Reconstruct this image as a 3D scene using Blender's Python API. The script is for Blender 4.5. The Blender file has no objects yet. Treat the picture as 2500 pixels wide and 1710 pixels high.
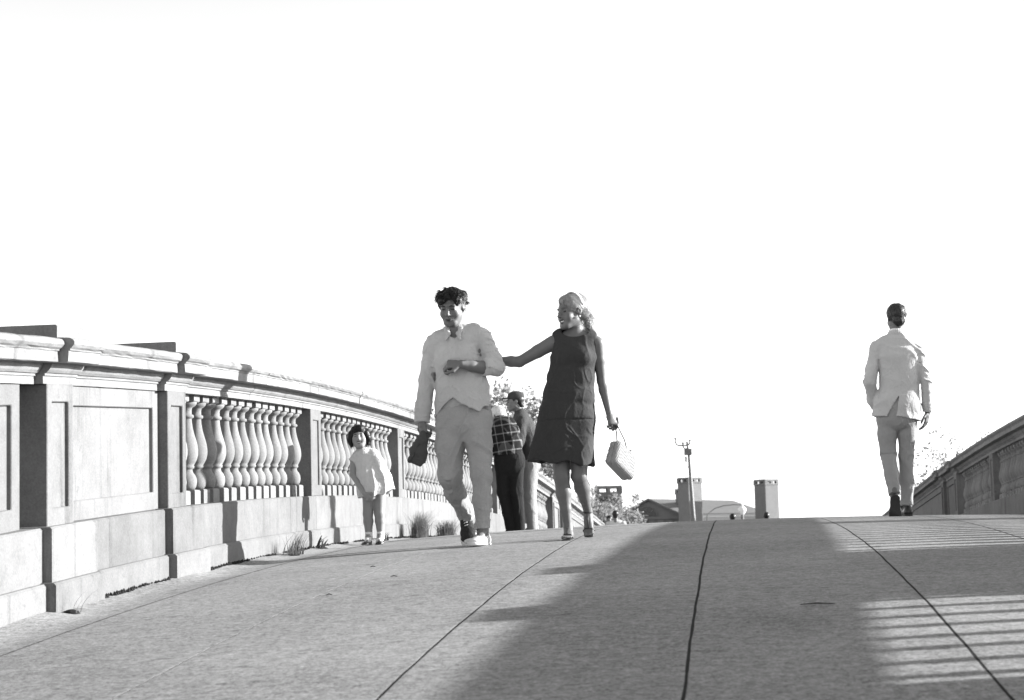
import bpy, bmesh, math, random
import numpy as np
from mathutils import Vector, Matrix

random.seed(7); np.random.seed(7)
SC = bpy.context.scene
COL = SC.collection

# ------------------------------------------------------------------ camera
cam_d = bpy.data.cameras.new('camera'); cam = bpy.data.objects.new('camera', cam_d); COL.objects.link(cam)
cam_d.sensor_width = 36.0; cam_d.lens = 66.61; cam_d.clip_start = 0.1; cam_d.clip_end = 6000
FW = Vector((-0.11333019, 0.98847562, 0.10036038)); RT = Vector((0.99284365, 0.11649760, -0.02626407)); UP = Vector((0.03765313, -0.09666566, 0.99460444))
EYE = Vector((0, 0, -0.15625))
m = Matrix((RT, UP, -FW)).transposed().to_4x4(); m.translation = EYE
cam.matrix_world = m
cam_d.dof.use_dof = True; cam_d.dof.focus_distance = 12.3; cam_d.dof.aperture_fstop = 6.3
SC.camera = cam

# ------------------------------------------------------------------ light
SUN_EL = math.radians(16.6); SUN_AZ = math.atan2(0.961, 0.276)      # azimuth clockwise from +Y towards +X
world = bpy.data.worlds.new('World'); SC.world = world; world.use_nodes = True
wn = world.node_tree.nodes; wl = world.node_tree.links; wn.clear()
sky_n = wn.new('ShaderNodeTexSky'); sky_n.sky_type = 'NISHITA'; sky_n.sun_disc = False
sky_n.sun_elevation = SUN_EL; sky_n.sun_rotation = SUN_AZ
sky_n.air_density = 1.0; sky_n.dust_density = 0.6; sky_n.ozone_density = 1.0
bw_n = wn.new('ShaderNodeRGBToBW'); bg_n = wn.new('ShaderNodeBackground'); out_n = wn.new('ShaderNodeOutputWorld')
bg_n.inputs['Strength'].default_value = 0.132
wl.new(sky_n.outputs[0], bw_n.inputs[0]); wl.new(bw_n.outputs[0], bg_n.inputs['Color']); wl.new(bg_n.outputs[0], out_n.inputs[0])
sun_d = bpy.data.lights.new('sun', 'SUN'); sun = bpy.data.objects.new('sun', sun_d); COL.objects.link(sun)
sun_d.energy = 5.0; sun_d.angle = math.radians(0.53); sun_d.color = (1.0, 1.0, 1.0)
LD = Vector((-0.961 * math.cos(SUN_EL), -0.276 * math.cos(SUN_EL), -math.sin(SUN_EL)))
sun.rotation_euler = LD.to_track_quat('-Z', 'Y').to_euler(); sun.location = (40, 30, 18)
vs = SC.view_settings; vs.view_transform = 'Standard'; vs.look = 'None'; vs.gamma = 1.0; vs.use_curve_mapping = False
vs.exposure = 1.67
SC.render.film_transparent = False
SC.cycles.max_bounces = 6; SC.cycles.diffuse_bounces = 3; SC.cycles.transparent_max_bounces = 6

# ------------------------------------------------------------------ helpers
def tag(o, label=None, cat=None, group=None, kind=None):
    if label: o['label'] = label
    if cat: o['category'] = cat
    if group: o['group'] = group
    if kind: o['kind'] = kind
    return o

def empty(name, loc=(0, 0, 0), rz=0.0):
    o = bpy.data.objects.new(name, None); COL.objects.link(o); o.location = loc; o.rotation_euler = (0, 0, rz)
    o.empty_display_size = 0.2
    return o

def link(name, me, mat=None, parent=None, loc=None):
    o = bpy.data.objects.new(name, me); COL.objects.link(o)
    if mat is not None and len(me.materials) == 0: me.materials.append(mat)
    if parent is not None: o.parent = parent
    if loc is not None: o.location = loc
    return o

def mesh_np(name, V, F, smooth=True):
    """V (n,3) array, F (m,3) or (m,4) index array -> mesh"""
    V = np.asarray(V, np.float32); F = np.asarray(F, np.int32)
    me = bpy.data.meshes.new(name); k = F.shape[1]
    me.vertices.add(len(V)); me.vertices.foreach_set('co', V.ravel())
    me.loops.add(F.size); me.loops.foreach_set('vertex_index', F.ravel())
    me.polygons.add(len(F)); me.polygons.foreach_set('loop_start', np.arange(0, F.size, k, dtype=np.int32))
    me.polygons.foreach_set('use_smooth', np.full(len(F), smooth, dtype=bool))
    me.update(calc_edges=True); me.validate()
    return me

def mesh_py(name, V, F, smooth=False):
    me = bpy.data.meshes.new(name); me.from_pydata([tuple(v) for v in V], [], F); me.update()
    if smooth:
        for p in me.polygons: p.use_smooth = True
    return me

class MB:
    """collects boxes, tubes and prisms into one mesh"""
    def __init__(s): s.v = []; s.f = []
    def add(s, V, F):
        n = len(s.v); s.v += [tuple(v) for v in V]; s.f += [tuple(i + n for i in f) for f in F]; return s
    def box(s, c, d, rz=0.0):
        cx, cy, cz = c; dx, dy, dz = d[0] / 2, d[1] / 2, d[2] / 2; ca, sa = math.cos(rz), math.sin(rz)
        V = []
        for z in (-dz, dz):
            for x, y in ((-dx, -dy), (dx, -dy), (dx, dy), (-dx, dy)): V.append((cx + ca * x - sa * y, cy + sa * x + ca * y, cz + z))
        return s.add(V, [(3, 2, 1, 0), (4, 5, 6, 7), (0, 1, 5, 4), (1, 2, 6, 5), (2, 3, 7, 6), (3, 0, 4, 7)])
    def tube(s, pts, rad, n=8, cap=True):
        pts = [Vector(p) for p in pts]; rings = []
        if not hasattr(rad, '__len__'): rad = [rad] * len(pts)
        up = Vector((0.13, 0.97, 0.2))
        for i, p in enumerate(pts):
            t = (pts[min(i + 1, len(pts) - 1)] - pts[max(i - 1, 0)]).normalized()
            a = t.cross(up)
            if a.length < 1e-3: a = t.cross(Vector((1, 0, 0)))
            a.normalize(); b = t.cross(a)
            rings.append([p + (a * math.cos(2 * math.pi * k / n) + b * math.sin(2 * math.pi * k / n)) * rad[i] for k in range(n)])
        V = [v for r in rings for v in r]; F = []
        for i in range(len(pts) - 1):
            for k in range(n):
                k2 = (k + 1) % n; F.append((i * n + k, i * n + k2, (i + 1) * n + k2, (i + 1) * n + k))
        if cap: F.append(tuple(range(n - 1, -1, -1))); F.append(tuple((len(pts) - 1) * n + k for k in range(n)))
        return s.add(V, F)
    def prism(s, poly, y0, y1):      # polygon in (x,z), extruded along y
        n = len(poly); V = [(x, y0, z) for x, z in poly] + [(x, y1, z) for x, z in poly]
        F = [tuple(range(n)), tuple(range(2 * n - 1, n - 1, -1))] + [(i, i + n, (i + 1) % n + n, (i + 1) % n) for i in range(n)]
        return s.add(V, F)
    def lathe(s, prof, n=20, c=(0, 0, 0)):
        V = []; F = []
        for r, z in prof:
            for k in range(n): V.append((c[0] + r * math.cos(2 * math.pi * k / n), c[1] + r * math.sin(2 * math.pi * k / n), c[2] + z))
        for i in range(len(prof) - 1):
            for k in range(n):
                k2 = (k + 1) % n; F.append((i * n + k, i * n + k2, (i + 1) * n + k2, (i + 1) * n + k))
        F.append(tuple(range(n - 1, -1, -1))); F.append(tuple((len(prof) - 1) * n + k for k in range(n)))
        return s.add(V, F)
    def mesh(s, name, smooth=False): return mesh_py(name, s.v, s.f, smooth)
    def build(s, name, mat, parent=None, smooth=False, loc=None): return link(name, s.mesh(name, smooth), mat, parent, loc)

# ------------------------------------------------------------------ materials (a monochrome world)
def nmath(nt, op, a, b=None, c=None):
    n = nt.nodes.new('ShaderNodeMath'); n.operation = op
    for i, v in enumerate((a, b, c)):
        if v is None: continue
        if isinstance(v, (int, float)): n.inputs[i].default_value = v
        else: nt.links.new(v, n.inputs[i])
    return n.outputs[0]

def base_mat(name, rough=0.8, spec=0.3):
    mt = bpy.data.materials.new(name); mt.use_nodes = True; nt = mt.node_tree
    b = nt.nodes['Principled BSDF']; b.inputs['Roughness'].default_value = rough; b.inputs['Specular IOR Level'].default_value = spec
    return mt, nt, b

def noise(nt, co, scale, detail=4, rough=0.6, stretch=None):
    if stretch:
        mp = nt.nodes.new('ShaderNodeMapping'); mp.inputs['Scale'].default_value = stretch; nt.links.new(co, mp.inputs[0]); co = mp.outputs[0]
    n = nt.nodes.new('ShaderNodeTexNoise'); n.inputs['Scale'].default_value = scale; n.inputs['Detail'].default_value = detail; n.inputs['Roughness'].default_value = rough
    nt.links.new(co, n.inputs['Vector']); return n.outputs['Fac']

def gray(nt, b, fac):       # scalar -> Base Color
    cb = nt.nodes.new('ShaderNodeCombineColor'); nt.links.new(fac, cb.inputs[0]); nt.links.new(fac, cb.inputs[1]); nt.links.new(fac, cb.inputs[2])
    nt.links.new(cb.outputs[0], b.inputs['Base Color'])

def bump(nt, b, h, strength=0.3, dist=0.01):
    n = nt.nodes.new('ShaderNodeBump'); n.inputs['Strength'].default_value = strength; n.inputs['Distance'].default_value = dist
    nt.links.new(h, n.inputs['Height']); nt.links.new(n.outputs[0], b.inputs['Normal'])

def mat_simple(name, v, rough=0.8, spec=0.3, amp=0.12, scale=14, bscale=120, bstr=0.25, bdist=0.004, world_co=False):
    mt, nt, b = base_mat(name, rough, spec)
    tc = nt.nodes.new('ShaderNodeTexCoord'); co = tc.outputs['Object']
    if world_co:
        g = nt.nodes.new('ShaderNodeNewGeometry'); co = g.outputs['Position']
    a1 = noise(nt, co, scale, 5); a2 = noise(nt, co, bscale, 3)
    s = nmath(nt, 'ADD', nmath(nt, 'MULTIPLY', nmath(nt, 'SUBTRACT', a1, 0.5), 2.2 * amp), nmath(nt, 'MULTIPLY', nmath(nt, 'SUBTRACT', a2, 0.5), 0.9 * amp))
    gray(nt, b, nmath(nt, 'MULTIPLY', nmath(nt, 'ADD', s, 1.0), v))
    bump(nt, b, a2, bstr, bdist)
    return mt

def mat_stone(name, v, streak=0.25, blotch=0.18):
    """weathered cast stone: blotches, grains, dark rain streaks running down, relief"""
    mt, nt, b = base_mat(name, 0.88, 0.2)
    g = nt.nodes.new('ShaderNodeNewGeometry'); co = g.outputs['Position']
    n1 = noise(nt, co, 1.7, 6, 0.65); n2 = noise(nt, co, 9, 5, 0.7); n3 = noise(nt, co, 95, 3, 0.7)
    st = noise(nt, co, 6.0, 5, 0.7, (1.0, 1.0, 0.07))
    stm = nmath(nt, 'MULTIPLY', nmath(nt, 'MAXIMUM', nmath(nt, 'SUBTRACT', st, 0.56), 0.0), 4.0)
    dk = nmath(nt, 'MULTIPLY', nmath(nt, 'MINIMUM', stm, 1.0), streak)
    bl = nmath(nt, 'MULTIPLY', nmath(nt, 'SUBTRACT', n1, 0.5), blotch * 2)
    bl = nmath(nt, 'ADD', bl, nmath(nt, 'MULTIPLY', nmath(nt, 'SUBTRACT', n2, 0.5), 0.55))
    bl = nmath(nt, 'ADD', bl, nmath(nt, 'MULTIPLY', nmath(nt, 'SUBTRACT', n3, 0.5), 0.75))
    pit = nmath(nt, 'MULTIPLY', nmath(nt, 'MAXIMUM', nmath(nt, 'SUBTRACT', n2, 0.63), 0.0), 4.0)
    val = nmath(nt, 'MULTIPLY', nmath(nt, 'MAXIMUM', nmath(nt, 'SUBTRACT', nmath(nt, 'SUBTRACT', nmath(nt, 'ADD', bl, 1.0), dk), pit), 0.2), v)
    oi = nt.nodes.new('ShaderNodeObjectInfo'); val = nmath(nt, 'MULTIPLY', val, nmath(nt, 'ADD', nmath(nt, 'MULTIPLY', oi.outputs['Random'], 0.26), 0.87))
    gray(nt, b, val)
    h = nmath(nt, 'ADD', nmath(nt, 'MULTIPLY', n2, 0.9), nmath(nt, 'MULTIPLY', n3, 0.35)); bump(nt, b, h, 0.45, 0.006)
    return mt

def mat_deck(name, v):
    """broom-finished concrete: aggregate speckle, cross-wise brush lines, stains, footworn patches"""
    mt, nt, b = base_mat(name, 0.82, 0.25)
    g = nt.nodes.new('ShaderNodeNewGeometry'); co = g.outputs['Position']
    n1 = noise(nt, co, 0.8, 6, 0.6); n2 = noise(nt, co, 22, 5, 0.8); n3 = noise(nt, co, 75, 3, 0.85)
    br = noise(nt, co, 24, 4, 0.7, (0.12, 1.0, 1.0)); cr = noise(nt, co, 3.4, 6, 0.75, (0.16, 1.0, 1.0))
    s = nmath(nt, 'MULTIPLY', nmath(nt, 'SUBTRACT', n1, 0.5), 0.85)
    s = nmath(nt, 'ADD', s, nmath(nt, 'MULTIPLY', nmath(nt, 'SUBTRACT', n2, 0.5), 2.2))
    s = nmath(nt, 'ADD', s, nmath(nt, 'MULTIPLY', nmath(nt, 'SUBTRACT', n3, 0.5), 3.0))
    s = nmath(nt, 'ADD', s, nmath(nt, 'MULTIPLY', nmath(nt, 'SUBTRACT', br, 0.5), 0.32))
    ln = nmath(nt, 'ABSOLUTE', nmath(nt, 'SUBTRACT', cr, 0.5)); ln = nmath(nt, 'MULTIPLY', nmath(nt, 'MAXIMUM', nmath(nt, 'SUBTRACT', 0.012, ln), 0.0), 14.0)
    s = nmath(nt, 'SUBTRACT', s, ln)
    sp = noise(nt, co, 6.5, 3, 0.5); spots = nmath(nt, 'MULTIPLY', nmath(nt, 'MAXIMUM', nmath(nt, 'SUBTRACT', sp, 0.64), 0.0), 3.0); s = nmath(nt, 'SUBTRACT', s, spots)
    gr = noise(nt, co, 45, 2, 0.5); grit = nmath(nt, 'MULTIPLY', nmath(nt, 'MAXIMUM', nmath(nt, 'SUBTRACT', gr, 0.66), 0.0), 5.0); s = nmath(nt, 'SUBTRACT', s, grit)
    gray(nt, b, nmath(nt, 'MULTIPLY', nmath(nt, 'MAXIMUM', nmath(nt, 'ADD', s, 1.0), 0.25), v))
    h = nmath(nt, 'ADD', nmath(nt, 'MULTIPLY', n2, 0.7), nmath(nt, 'ADD', nmath(nt, 'MULTIPLY', n3, 0.3), nmath(nt, 'MULTIPLY', br, 0.5))); bump(nt, b, h, 0.35, 0.004)
    return mt

M = {}
M['stone'] = mat_stone('cast_stone', 0.142, 0.75, 0.36)
M['coping'] = mat_stone('coping_stone', 0.19, 0.6, 0.4)
M['baluster'] = mat_stone('baluster_stone', 0.18, 0.15, 0.3)
M['deck'] = mat_deck('deck_concrete', 0.205)
M['gutter'] = mat_deck('gutter_concrete', 0.24)
M['joint'] = mat_simple('joint_tar', 0.014, 0.95, 0.1, 0.4, 30)
M['earth'] = mat_simple('earth', 0.10, 0.95, 0.1, 0.4, 0.3, 6, 0.3, 0.1, True)
M['water'] = mat_simple('river_water', 0.03, 0.12, 0.5, 0.2, 0.2, 3, 0.15, 0.05, True)

# ------------------------------------------------------------------ the bridge: arched, crowned deck
XL, XR, XM, HP = -3.1864, 3.5820, 0.4885, 1.3061
YA = -2.0; YB = 62.0
def zd(X, Y):
    u = Y - 19.6552
    k = 0.0078 if X < XM else 0.006
    return -0.00238406 * u * u + 3.60898e-5 * u ** 3 - k * (X - XM) ** 2

deck = None
def make_deck():
    global deck
    ys = np.arange(YA, YB + 0.01, 0.4); xs = sorted([-3.75, 4.15] + [e + d for e in (-2.78, -1.917, -1.046, -.163, .7137, 1.59, 2.47, 3.22) for d in (-.04, .04)])
    V = []; F = []; nx = len(xs)
    for y in ys:
        for x in xs: V.append((x, y, zd(x, y) - (0.0009 if -2.79 < x < 3.23 else 0.06)))
    for y in ys:
        for x in xs: V.append((x, y, zd(x, y) - 0.75))
    o = len(ys) * nx
    for i in range(len(ys) - 1):
        for j in range(nx - 1):
            a = i * nx + j; F.append((a, a + 1, a + nx + 1, a + nx)); F.append((o + a, o + a + nx, o + a + nx + 1, o + a + 1))
        a = i * nx; F.append((a, a + nx, o + a + nx, o + a)); a = i * nx + nx - 1; F.append((a, o + a, o + a + nx, a + nx))
    for i in (0, len(ys) - 1):
        for j in range(nx - 1):
            a = i * nx + j; q = (a, o + a, o + a + 1, a + 1); F.append(q if i == 0 else q[::-1])
    deck = link('bridge_deck', mesh_py('bridge_deck', V, F), M['joint']); tag(deck, kind='structure')
    edges = [-2.78, -1.917, -1.046, -0.163, 0.7137, 1.59, 2.47, 3.22]
    rng = np.random.RandomState(3)
    ysf = np.concatenate([np.arange(YA, 20, 0.09), np.arange(20, YB + 0.1, 0.5)])
    wob = {}
    for e in edges:
        w = np.zeros(len(ysf))
        for fr, am in ((0.7, .0022), (2.3, .0014), (5.1, .0010), (11., .0006)): w += am * np.sin(fr * ysf + rng.uniform(0, 6.28))
        wob[e] = w
    for i in range(len(edges) - 1):
        a, b = edges[i], edges[i + 1]; V = []; F = []; ts = (0.0, 0.012, 0.33, 0.66, 0.988, 1.0); nn = len(ts) + 2
        gapl = 0.0046 + 0.0018 * rng.rand(len(ysf)); gapr = 0.0046 + 0.0018 * rng.rand(len(ysf))
        if i == 0: gapr *= 0.5; gapl = gapl * 0 - .004 - wob[a]
        if i == 1: gapl *= 0.5
        for j, y in enumerate(ysf):
            x0 = a + wob[a][j] + gapl[j]; x1 = b + wob[b][j] - gapr[j]
            row = [(x0, y, zd(x0, y) - 0.04)]
            for t in ts:
                x = x0 + (x1 - x0) * t; e = 0.0002 if t in (0.0, 1.0) else 0.0
                row.append((x, y, zd(x, y) - e))
            row.append((x1, y, zd(x1, y) - 0.04)); V += row
        for j in range(len(ysf) - 1):
            for k in range(nn - 1):
                q = j * nn + k; F.append((q, q + 1, q + nn + 1, q + nn))
        link('paving_strip', mesh_np('paving_strip', V, F, False), M['deck'], deck)
    # gutters: shallow dished strip against each parapet
    for sgn, a, b in ((1, XL + 0.0, -2.78), (-1, XR, 3.22)):
        V = []; F = []; ts = (0, .1, .3, .55, .8, 1.0); nn = len(ts)
        for j, y in enumerate(ysf):
            for t in ts:
                x = a + (b - a) * t
                dip = 0.020 * (1 - t) + (-0.018 * math.sin(math.pi * min(1, t * 1.05)))
                w = 0.004 * math.sin(3.1 * y + 5 * t) + 0.003 * math.sin(7.7 * y + 2 * t)
                V.append((x - sgn * 0.02 * (t == 0) - sgn * 0.006 * (t == 1), y, zd(x, y) + dip + w * (1 - t) + 0.001))
        for j in range(len(ysf) - 1):
            for k in range(nn - 1):
                q = j * nn + k; f = (q, q + 1, q + nn + 1, q + nn); F.append(f if sgn > 0 else f[::-1])
        link('gutter', mesh_np('gutter', V, F, True), M['gutter'], deck)
make_deck()

# ground beyond the bridge and the river below it
def sheet(name, xs, ys, zf, mat):
    V = [(x, y, zf(x, y)) for y in ys for x in xs]; nx = len(xs)
    F = [(i * nx + j, i * nx + j + 1, (i + 1) * nx + j + 1, (i + 1) * nx + j) for i in range(len(ys) - 1) for j in range(nx - 1)]
    return tag(link(name, mesh_py(name, V, F, True), mat), kind='structure')
def zg(x, y):
    t = min(1.0, max(0.0, (y - 70) / 70.0)); return -1.62 - 2.9 * t * t * (3 - 2 * t)
sheet('ground', [-3000, -400, -60, -20, -8, 0, 8, 20, 60, 400, 3000], [61.4, 66, 75, 90, 105, 120, 140, 200, 400, 1200, 5000], zg, M['earth'])
sheet('river', [-3000, -200, 0, 200, 3000], [-400, -50, 0, 60, 90], lambda x, y: -7.0, M['water'])
bank = MB().box((0, 62.2, -4.4), (400, 1.5, 5.5)); tag(bank.build('river_bank', M['earth']), kind='structure')

# ------------------------------------------------------------------ balustrades
Z_BASE, Z_PL, Z_DIE, Z_FR, Z_BED = 0.150, 0.408, 1.087, 1.136, 1.185
NB = 16
BAL_PROF = [(0.030, 0.0), (0.056, 0.004), (0.067, 0.022), (0.0725, 0.048), (0.070, 0.072), (0.060, 0.093), (0.046, 0.108), (0.042, 0.120), (0.0425, 0.131), (0.053, 0.134), (0.055, 0.146), (0.051, 0.154),
            (0.060, 0.166), (0.074, 0.190), (0.0825, 0.222), (0.083, 0.250), (0.078, 0.282), (0.067, 0.318), (0.055, 0.352), (0.046, 0.386), (0.0405, 0.418), (0.039, 0.438), (0.039, 0.446), (0.052, 0.449), (0.055, 0.459), (0.051, 0.468),
            (0.0395, 0.471), (0.0385, 0.496), (0.042, 0.508), (0.046, 0.514), (0.062, 0.522), (0.073, 0.533), (0.0775, 0.546), (0.072, 0.5475), (0.030, 0.548)]
def baluster_mesh():
    mb = MB(); mb.lathe([(r_ * .87, z_) for r_, z_ in BAL_PROF], 24, (0, 0, 0.092)); n = len(mb.f)
    hb = 0.069
    def blk(z0, z1):
        c = 0.006
        for (za, zb, a, b_) in ((z0, z0 + c, hb - c, hb), (z0 + c, z1 - c, hb, hb), (z1 - c, z1, hb, hb - c)):
            V = [(sx * a, sy * a, za) for sx, sy in ((-1, -1), (1, -1), (1, 1), (-1, 1))] + [(sx * b_, sy * b_, zb) for sx, sy in ((-1, -1), (1, -1), (1, 1), (-1, 1))]
            F = [(0, 1, 5, 4), (1, 2, 6, 5), (2, 3, 7, 6), (3, 0, 4, 7)]
            if za == z0: F.append((3, 2, 1, 0))
            if zb == z1: F.append((4, 5, 6, 7))
            mb.add(V, F)
    blk(-0.02, 0.092); blk(0.640, 0.70)
    me = mb.mesh('baluster')
    for i, p in enumerate(me.polygons): p.use_smooth = i < n
    me.materials.append(M['baluster']); return me
BAL = baluster_mesh()

def strip(prof, X0, sgn, y0, y1, seg=0.3, jit=0.0, rng=None):
    """profile [(u,z)] (closed polygon) swept along y following the deck edge"""
    n = max(1, int(round((y1 - y0) / seg))); ys = [y0 + (y1 - y0) * i / n for i in range(n + 1)]; V = []; F = []; k = len(prof)
    for y in ys:
        zb = zd(X0, y)
        for u, z in prof:
            du = rng.uniform(-jit, jit) if jit else 0; dz = rng.uniform(-jit, jit) * .6 if jit else 0
            V.append((X0 + sgn * (u + du), y, zb + z + dz))
    for i in range(n):
        for j in range(k):
            f = (i * k + j, i * k + (j + 1) % k, (i + 1) * k + (j + 1) % k, (i + 1) * k + j); F.append(f[::-1] if sgn > 0 else f)
    c0 = tuple(range(k)); c1 = tuple(n * k + j for j in range(k))
    F.append(c0 if sgn > 0 else c0[::-1]); F.append(c1[::-1] if sgn > 0 else c1)
    return V, F

def rect(u0, u1, z0, z1, c=0.006):
    return [(u0, z0), (u1, z0), (u1, z1 - c), (u1 - c, z1), (u0, z1)]
def coping_prof(d=0.0):
    return [(-0.56 - d, Z_BED), (0.040 + d, Z_BED), (0.046 + d, Z_BED + .003), (0.046 + d, Z_BED + .052), (0.052 + d, Z_BED + .055), (0.054 + d, Z_BED + .062), (0.066 + d, Z_BED + .070), (0.076 + d, Z_BED + .084), (0.076 + d, Z_BED + .097),
            (0.068 + d, Z_BED + .108), (0.052 + d, Z_BED + .115), (0.0 + d, HP), (-0.53 - d, HP), (-0.585 - d, Z_BED + .09)]
def frieze_prof(d=0.0):
    return [(-0.46 - d, Z_DIE), (-0.075 + d, Z_DIE), (-0.075 + d, Z_FR - .012), (-0.066 + d, Z_FR - .010), (-0.066 + d, Z_FR), (-0.056 + d, Z_FR + .004), (-0.044 + d, Z_FR + .016), (-0.034 + d, Z_FR + .034), (-0.030 + d, Z_BED + .001), (-0.52 - d, Z_BED + .001)]

def inset_face(X0, sgn, u, y0, y1, z0, z1, marg_y, marg_z, depth, u_back):
    """a block whose deck side carries a sunk rectangular panel"""
    mb = MB(); ya, yb, za, zb = y0 + marg_y, y1 - marg_y, z0 + marg_z, z1 - marg_z
    def P(uu, y, z): return (X0 + sgn * uu, y, zd(X0, y) + z)
    o = [P(u, y0, z0), P(u, y1, z0), P(u, y1, z1), P(u, y0, z1)]
    i1 = [P(u, ya, za), P(u, yb, za), P(u, yb, zb), P(u, ya, zb)]
    i2 = [P(u - depth, ya, za), P(u - depth, yb, za), P(u - depth, yb, zb), P(u - depth, ya, zb)]
    bk = [P(u_back, y0, z0), P(u_back, y1, z0), P(u_back, y1, z1), P(u_back, y0, z1)]
    V = o + i1 + i2 + bk; F = []
    for k in range(4):
        k2 = (k + 1) % 4; F.append((k, k2, 4 + k2, 4 + k)); F.append((4 + k, 4 + k2, 8 + k2, 8 + k)); F.append((12 + k, 12 + k2, k2, k))
    F.append((8, 9, 10, 11)); F.append((15, 14, 13, 12))
    if sgn < 0: F = [f[::-1] for f in F]
    return V, F

def chamfer(me, w=0.004):
    bm = bmesh.new(); bm.from_mesh(me); bmesh.ops.recalc_face_normals(bm, faces=bm.faces[:])
    es = [e for e in bm.edges if len(e.link_faces) == 2 and e.calc_face_angle(0) > 0.6]
    bmesh.ops.bevel(bm, geom=es, offset=w, segments=1, affect='EDGES', profile=0.5); bm.to_mesh(me); bm.free(); me.update(); return me

def balustrade(X0, sgn, label, piers, panels, bays, y0, y1, caps, seed):
    """piers: [(y, wide?)] near edges; panels: [(ya,yb)] solid bays; bays: [(ya,yb,count)] baluster bays"""
    rng = random.Random(seed)
    root = empty('stone_balustrade', (X0, (y0 + y1) / 2, zd(X0, (y0 + y1) / 2)))
    tag(root, label, 'balustrade', 'parapets of the footbridge')
    inv = Matrix.Translation(-Vector(root.location))
    PW = 0.36
    def part(name, V, F, mat, ch=0.0, smooth=False):
        me = mesh_py(name, V, F, smooth); me.transform(inv)
        if ch: chamfer(me, ch)
        return link(name, me, mat, root)
    # base course and plinth in lengths
    cuts = sorted(set([y0] + [p for p, w in piers] + [y1]))
    for a, b in zip(cuts[:-1], cuts[1:]):
        V, F = strip(rect(-0.47, 0.0, -0.2, Z_BASE, .012), X0, sgn, a + .002, b - .002, .4); part('base_course', V, F, M['stone'])
        V, F = strip(rect(-0.455, -0.030, Z_BASE - .01, Z_PL, .010), X0, sgn, a + .002, b - .002, .4); part('plinth', V, F, M['stone'])
    # dark core behind the joints
    V, F = strip(rect(-0.42, -0.11, Z_DIE + .004, HP - .03), X0, sgn, y0 + .05, y1 - .05, .4); part('core', V, F, M['stone'])
    wide = [p for p, w in piers if w]
    for p, w in piers:
        if w:
            V, F = strip(rect(-0.5, 0.045, -0.2, Z_BASE + .004, .012), X0, sgn, p - .09, p + .60, .4); part('pier_base', V, F, M['stone'])
            V, F = strip(rect(-0.49, 0.014, Z_BASE - .01, Z_PL + .004, .010), X0, sgn, p - .06, p + .58, .4); part('pier_plinth', V, F, M['stone'])
            V, F = inset_face(X0, sgn, -0.030, p, p + PW, Z_PL, Z_DIE, 0.065, 0.085, 0.020, -0.46); part('pier', V, F, M['stone'], .004)
        else:
            V, F = inset_face(X0, sgn, -0.062, p, p + PW, Z_PL, Z_DIE, 0.075, 0.085, 0.014, -0.43); part('pier', V, F, M['stone'], .004)
    for a, b in panels:
        V, F = inset_face(X0, sgn, -0.088, a, b, Z_PL, Z_DIE, 0.10, 0.10, 0.022, -0.42); part('panel_block', V, F, M['stone'], .004)
    # frieze and coping stones, breaking forward over the wide piers
    cuts = [(y0, 0)]
    for p in wide: cuts += [(p - .05, 1), (p + PW + .05, 0)]
    cuts = sorted(cuts); segs = []
    for i, (a, fl) in enumerate(cuts):
        b = cuts[i + 1][0] if i + 1 < len(cuts) else y1
        if b - a < .02: continue
        n = max(1, int(round((b - a) / 1.62)))
        for k in range(n): segs.append((a + (b - a) * k / n, a + (b - a) * (k + 1) / n, fl))
    for a, b, fl in segs:
        d = 0.042 if fl else 0.0; g = 0.0035
        V, F = strip([(u + 0 * 1, z) for u, z in frieze_prof(d)], X0, sgn, a + g, b - g, .14, 0.0012, rng); part('frieze_stone', V, F, M['coping'])
        off = rng.uniform(-.002, .004)
        V, F = strip([(u + off, z + rng.uniform(-.0004, .0004)) for u, z in coping_prof(d)], X0, sgn, a + g, b - g, .09, 0.0026, rng); part('coping_stone', V, F, M['coping'])
    for p in caps:
        V, F = strip(rect(-0.60, 0.03, HP - .01, HP + .062, .008), X0, sgn, p - .03, p + PW + .03, .4); part('cap_block', V, F, M['coping'])
    for a, b, n in bays:
        sp = (b - a) / n
        for k in range(n):
            y = a + (k + .5) * sp; z = zd(X0, y) + Z_PL - .004
            o = link('baluster', BAL, None, root); o.location = Vector((X0 - sgn * 0.19 + rng.uniform(-.002, .002), y + rng.uniform(-.004, .004), z)) - Vector(root.location)
            o.scale = (rng.uniform(.96, 1.03), rng.uniform(.96, 1.03), 1.0); o.rotation_euler = (rng.uniform(-.009, .009), rng.uniform(-.009, .009), rng.choice([0, 1, 2, 3]) * math.pi / 2 + rng.uniform(-.02, .02))
    return root

PWD = 0.36
# left side
pl = [(8.65, 1), (10.585, 1)] + [(10.585 + 3.87 * i, 0) for i in range(1, 6)] + [(10.585 + 3.87 * 6, 1), (35.75, 1)]
LEFT = balustrade(XL, 1, 'pale stone balustrade with swelling balusters along the left edge of the footway', pl,
    [(8.65 + PWD, 10.585), (10.585 + 3.87 * 6 + PWD, 35.75), (35.75 + PWD, 52), (4.4, 8.45)],
    [(10.585 + 3.87 * i + PWD, 10.585 + 3.87 * (i + 1), NB) for i in range(6)], 4.4, 52, [8.65, 10.585], 11)
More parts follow.
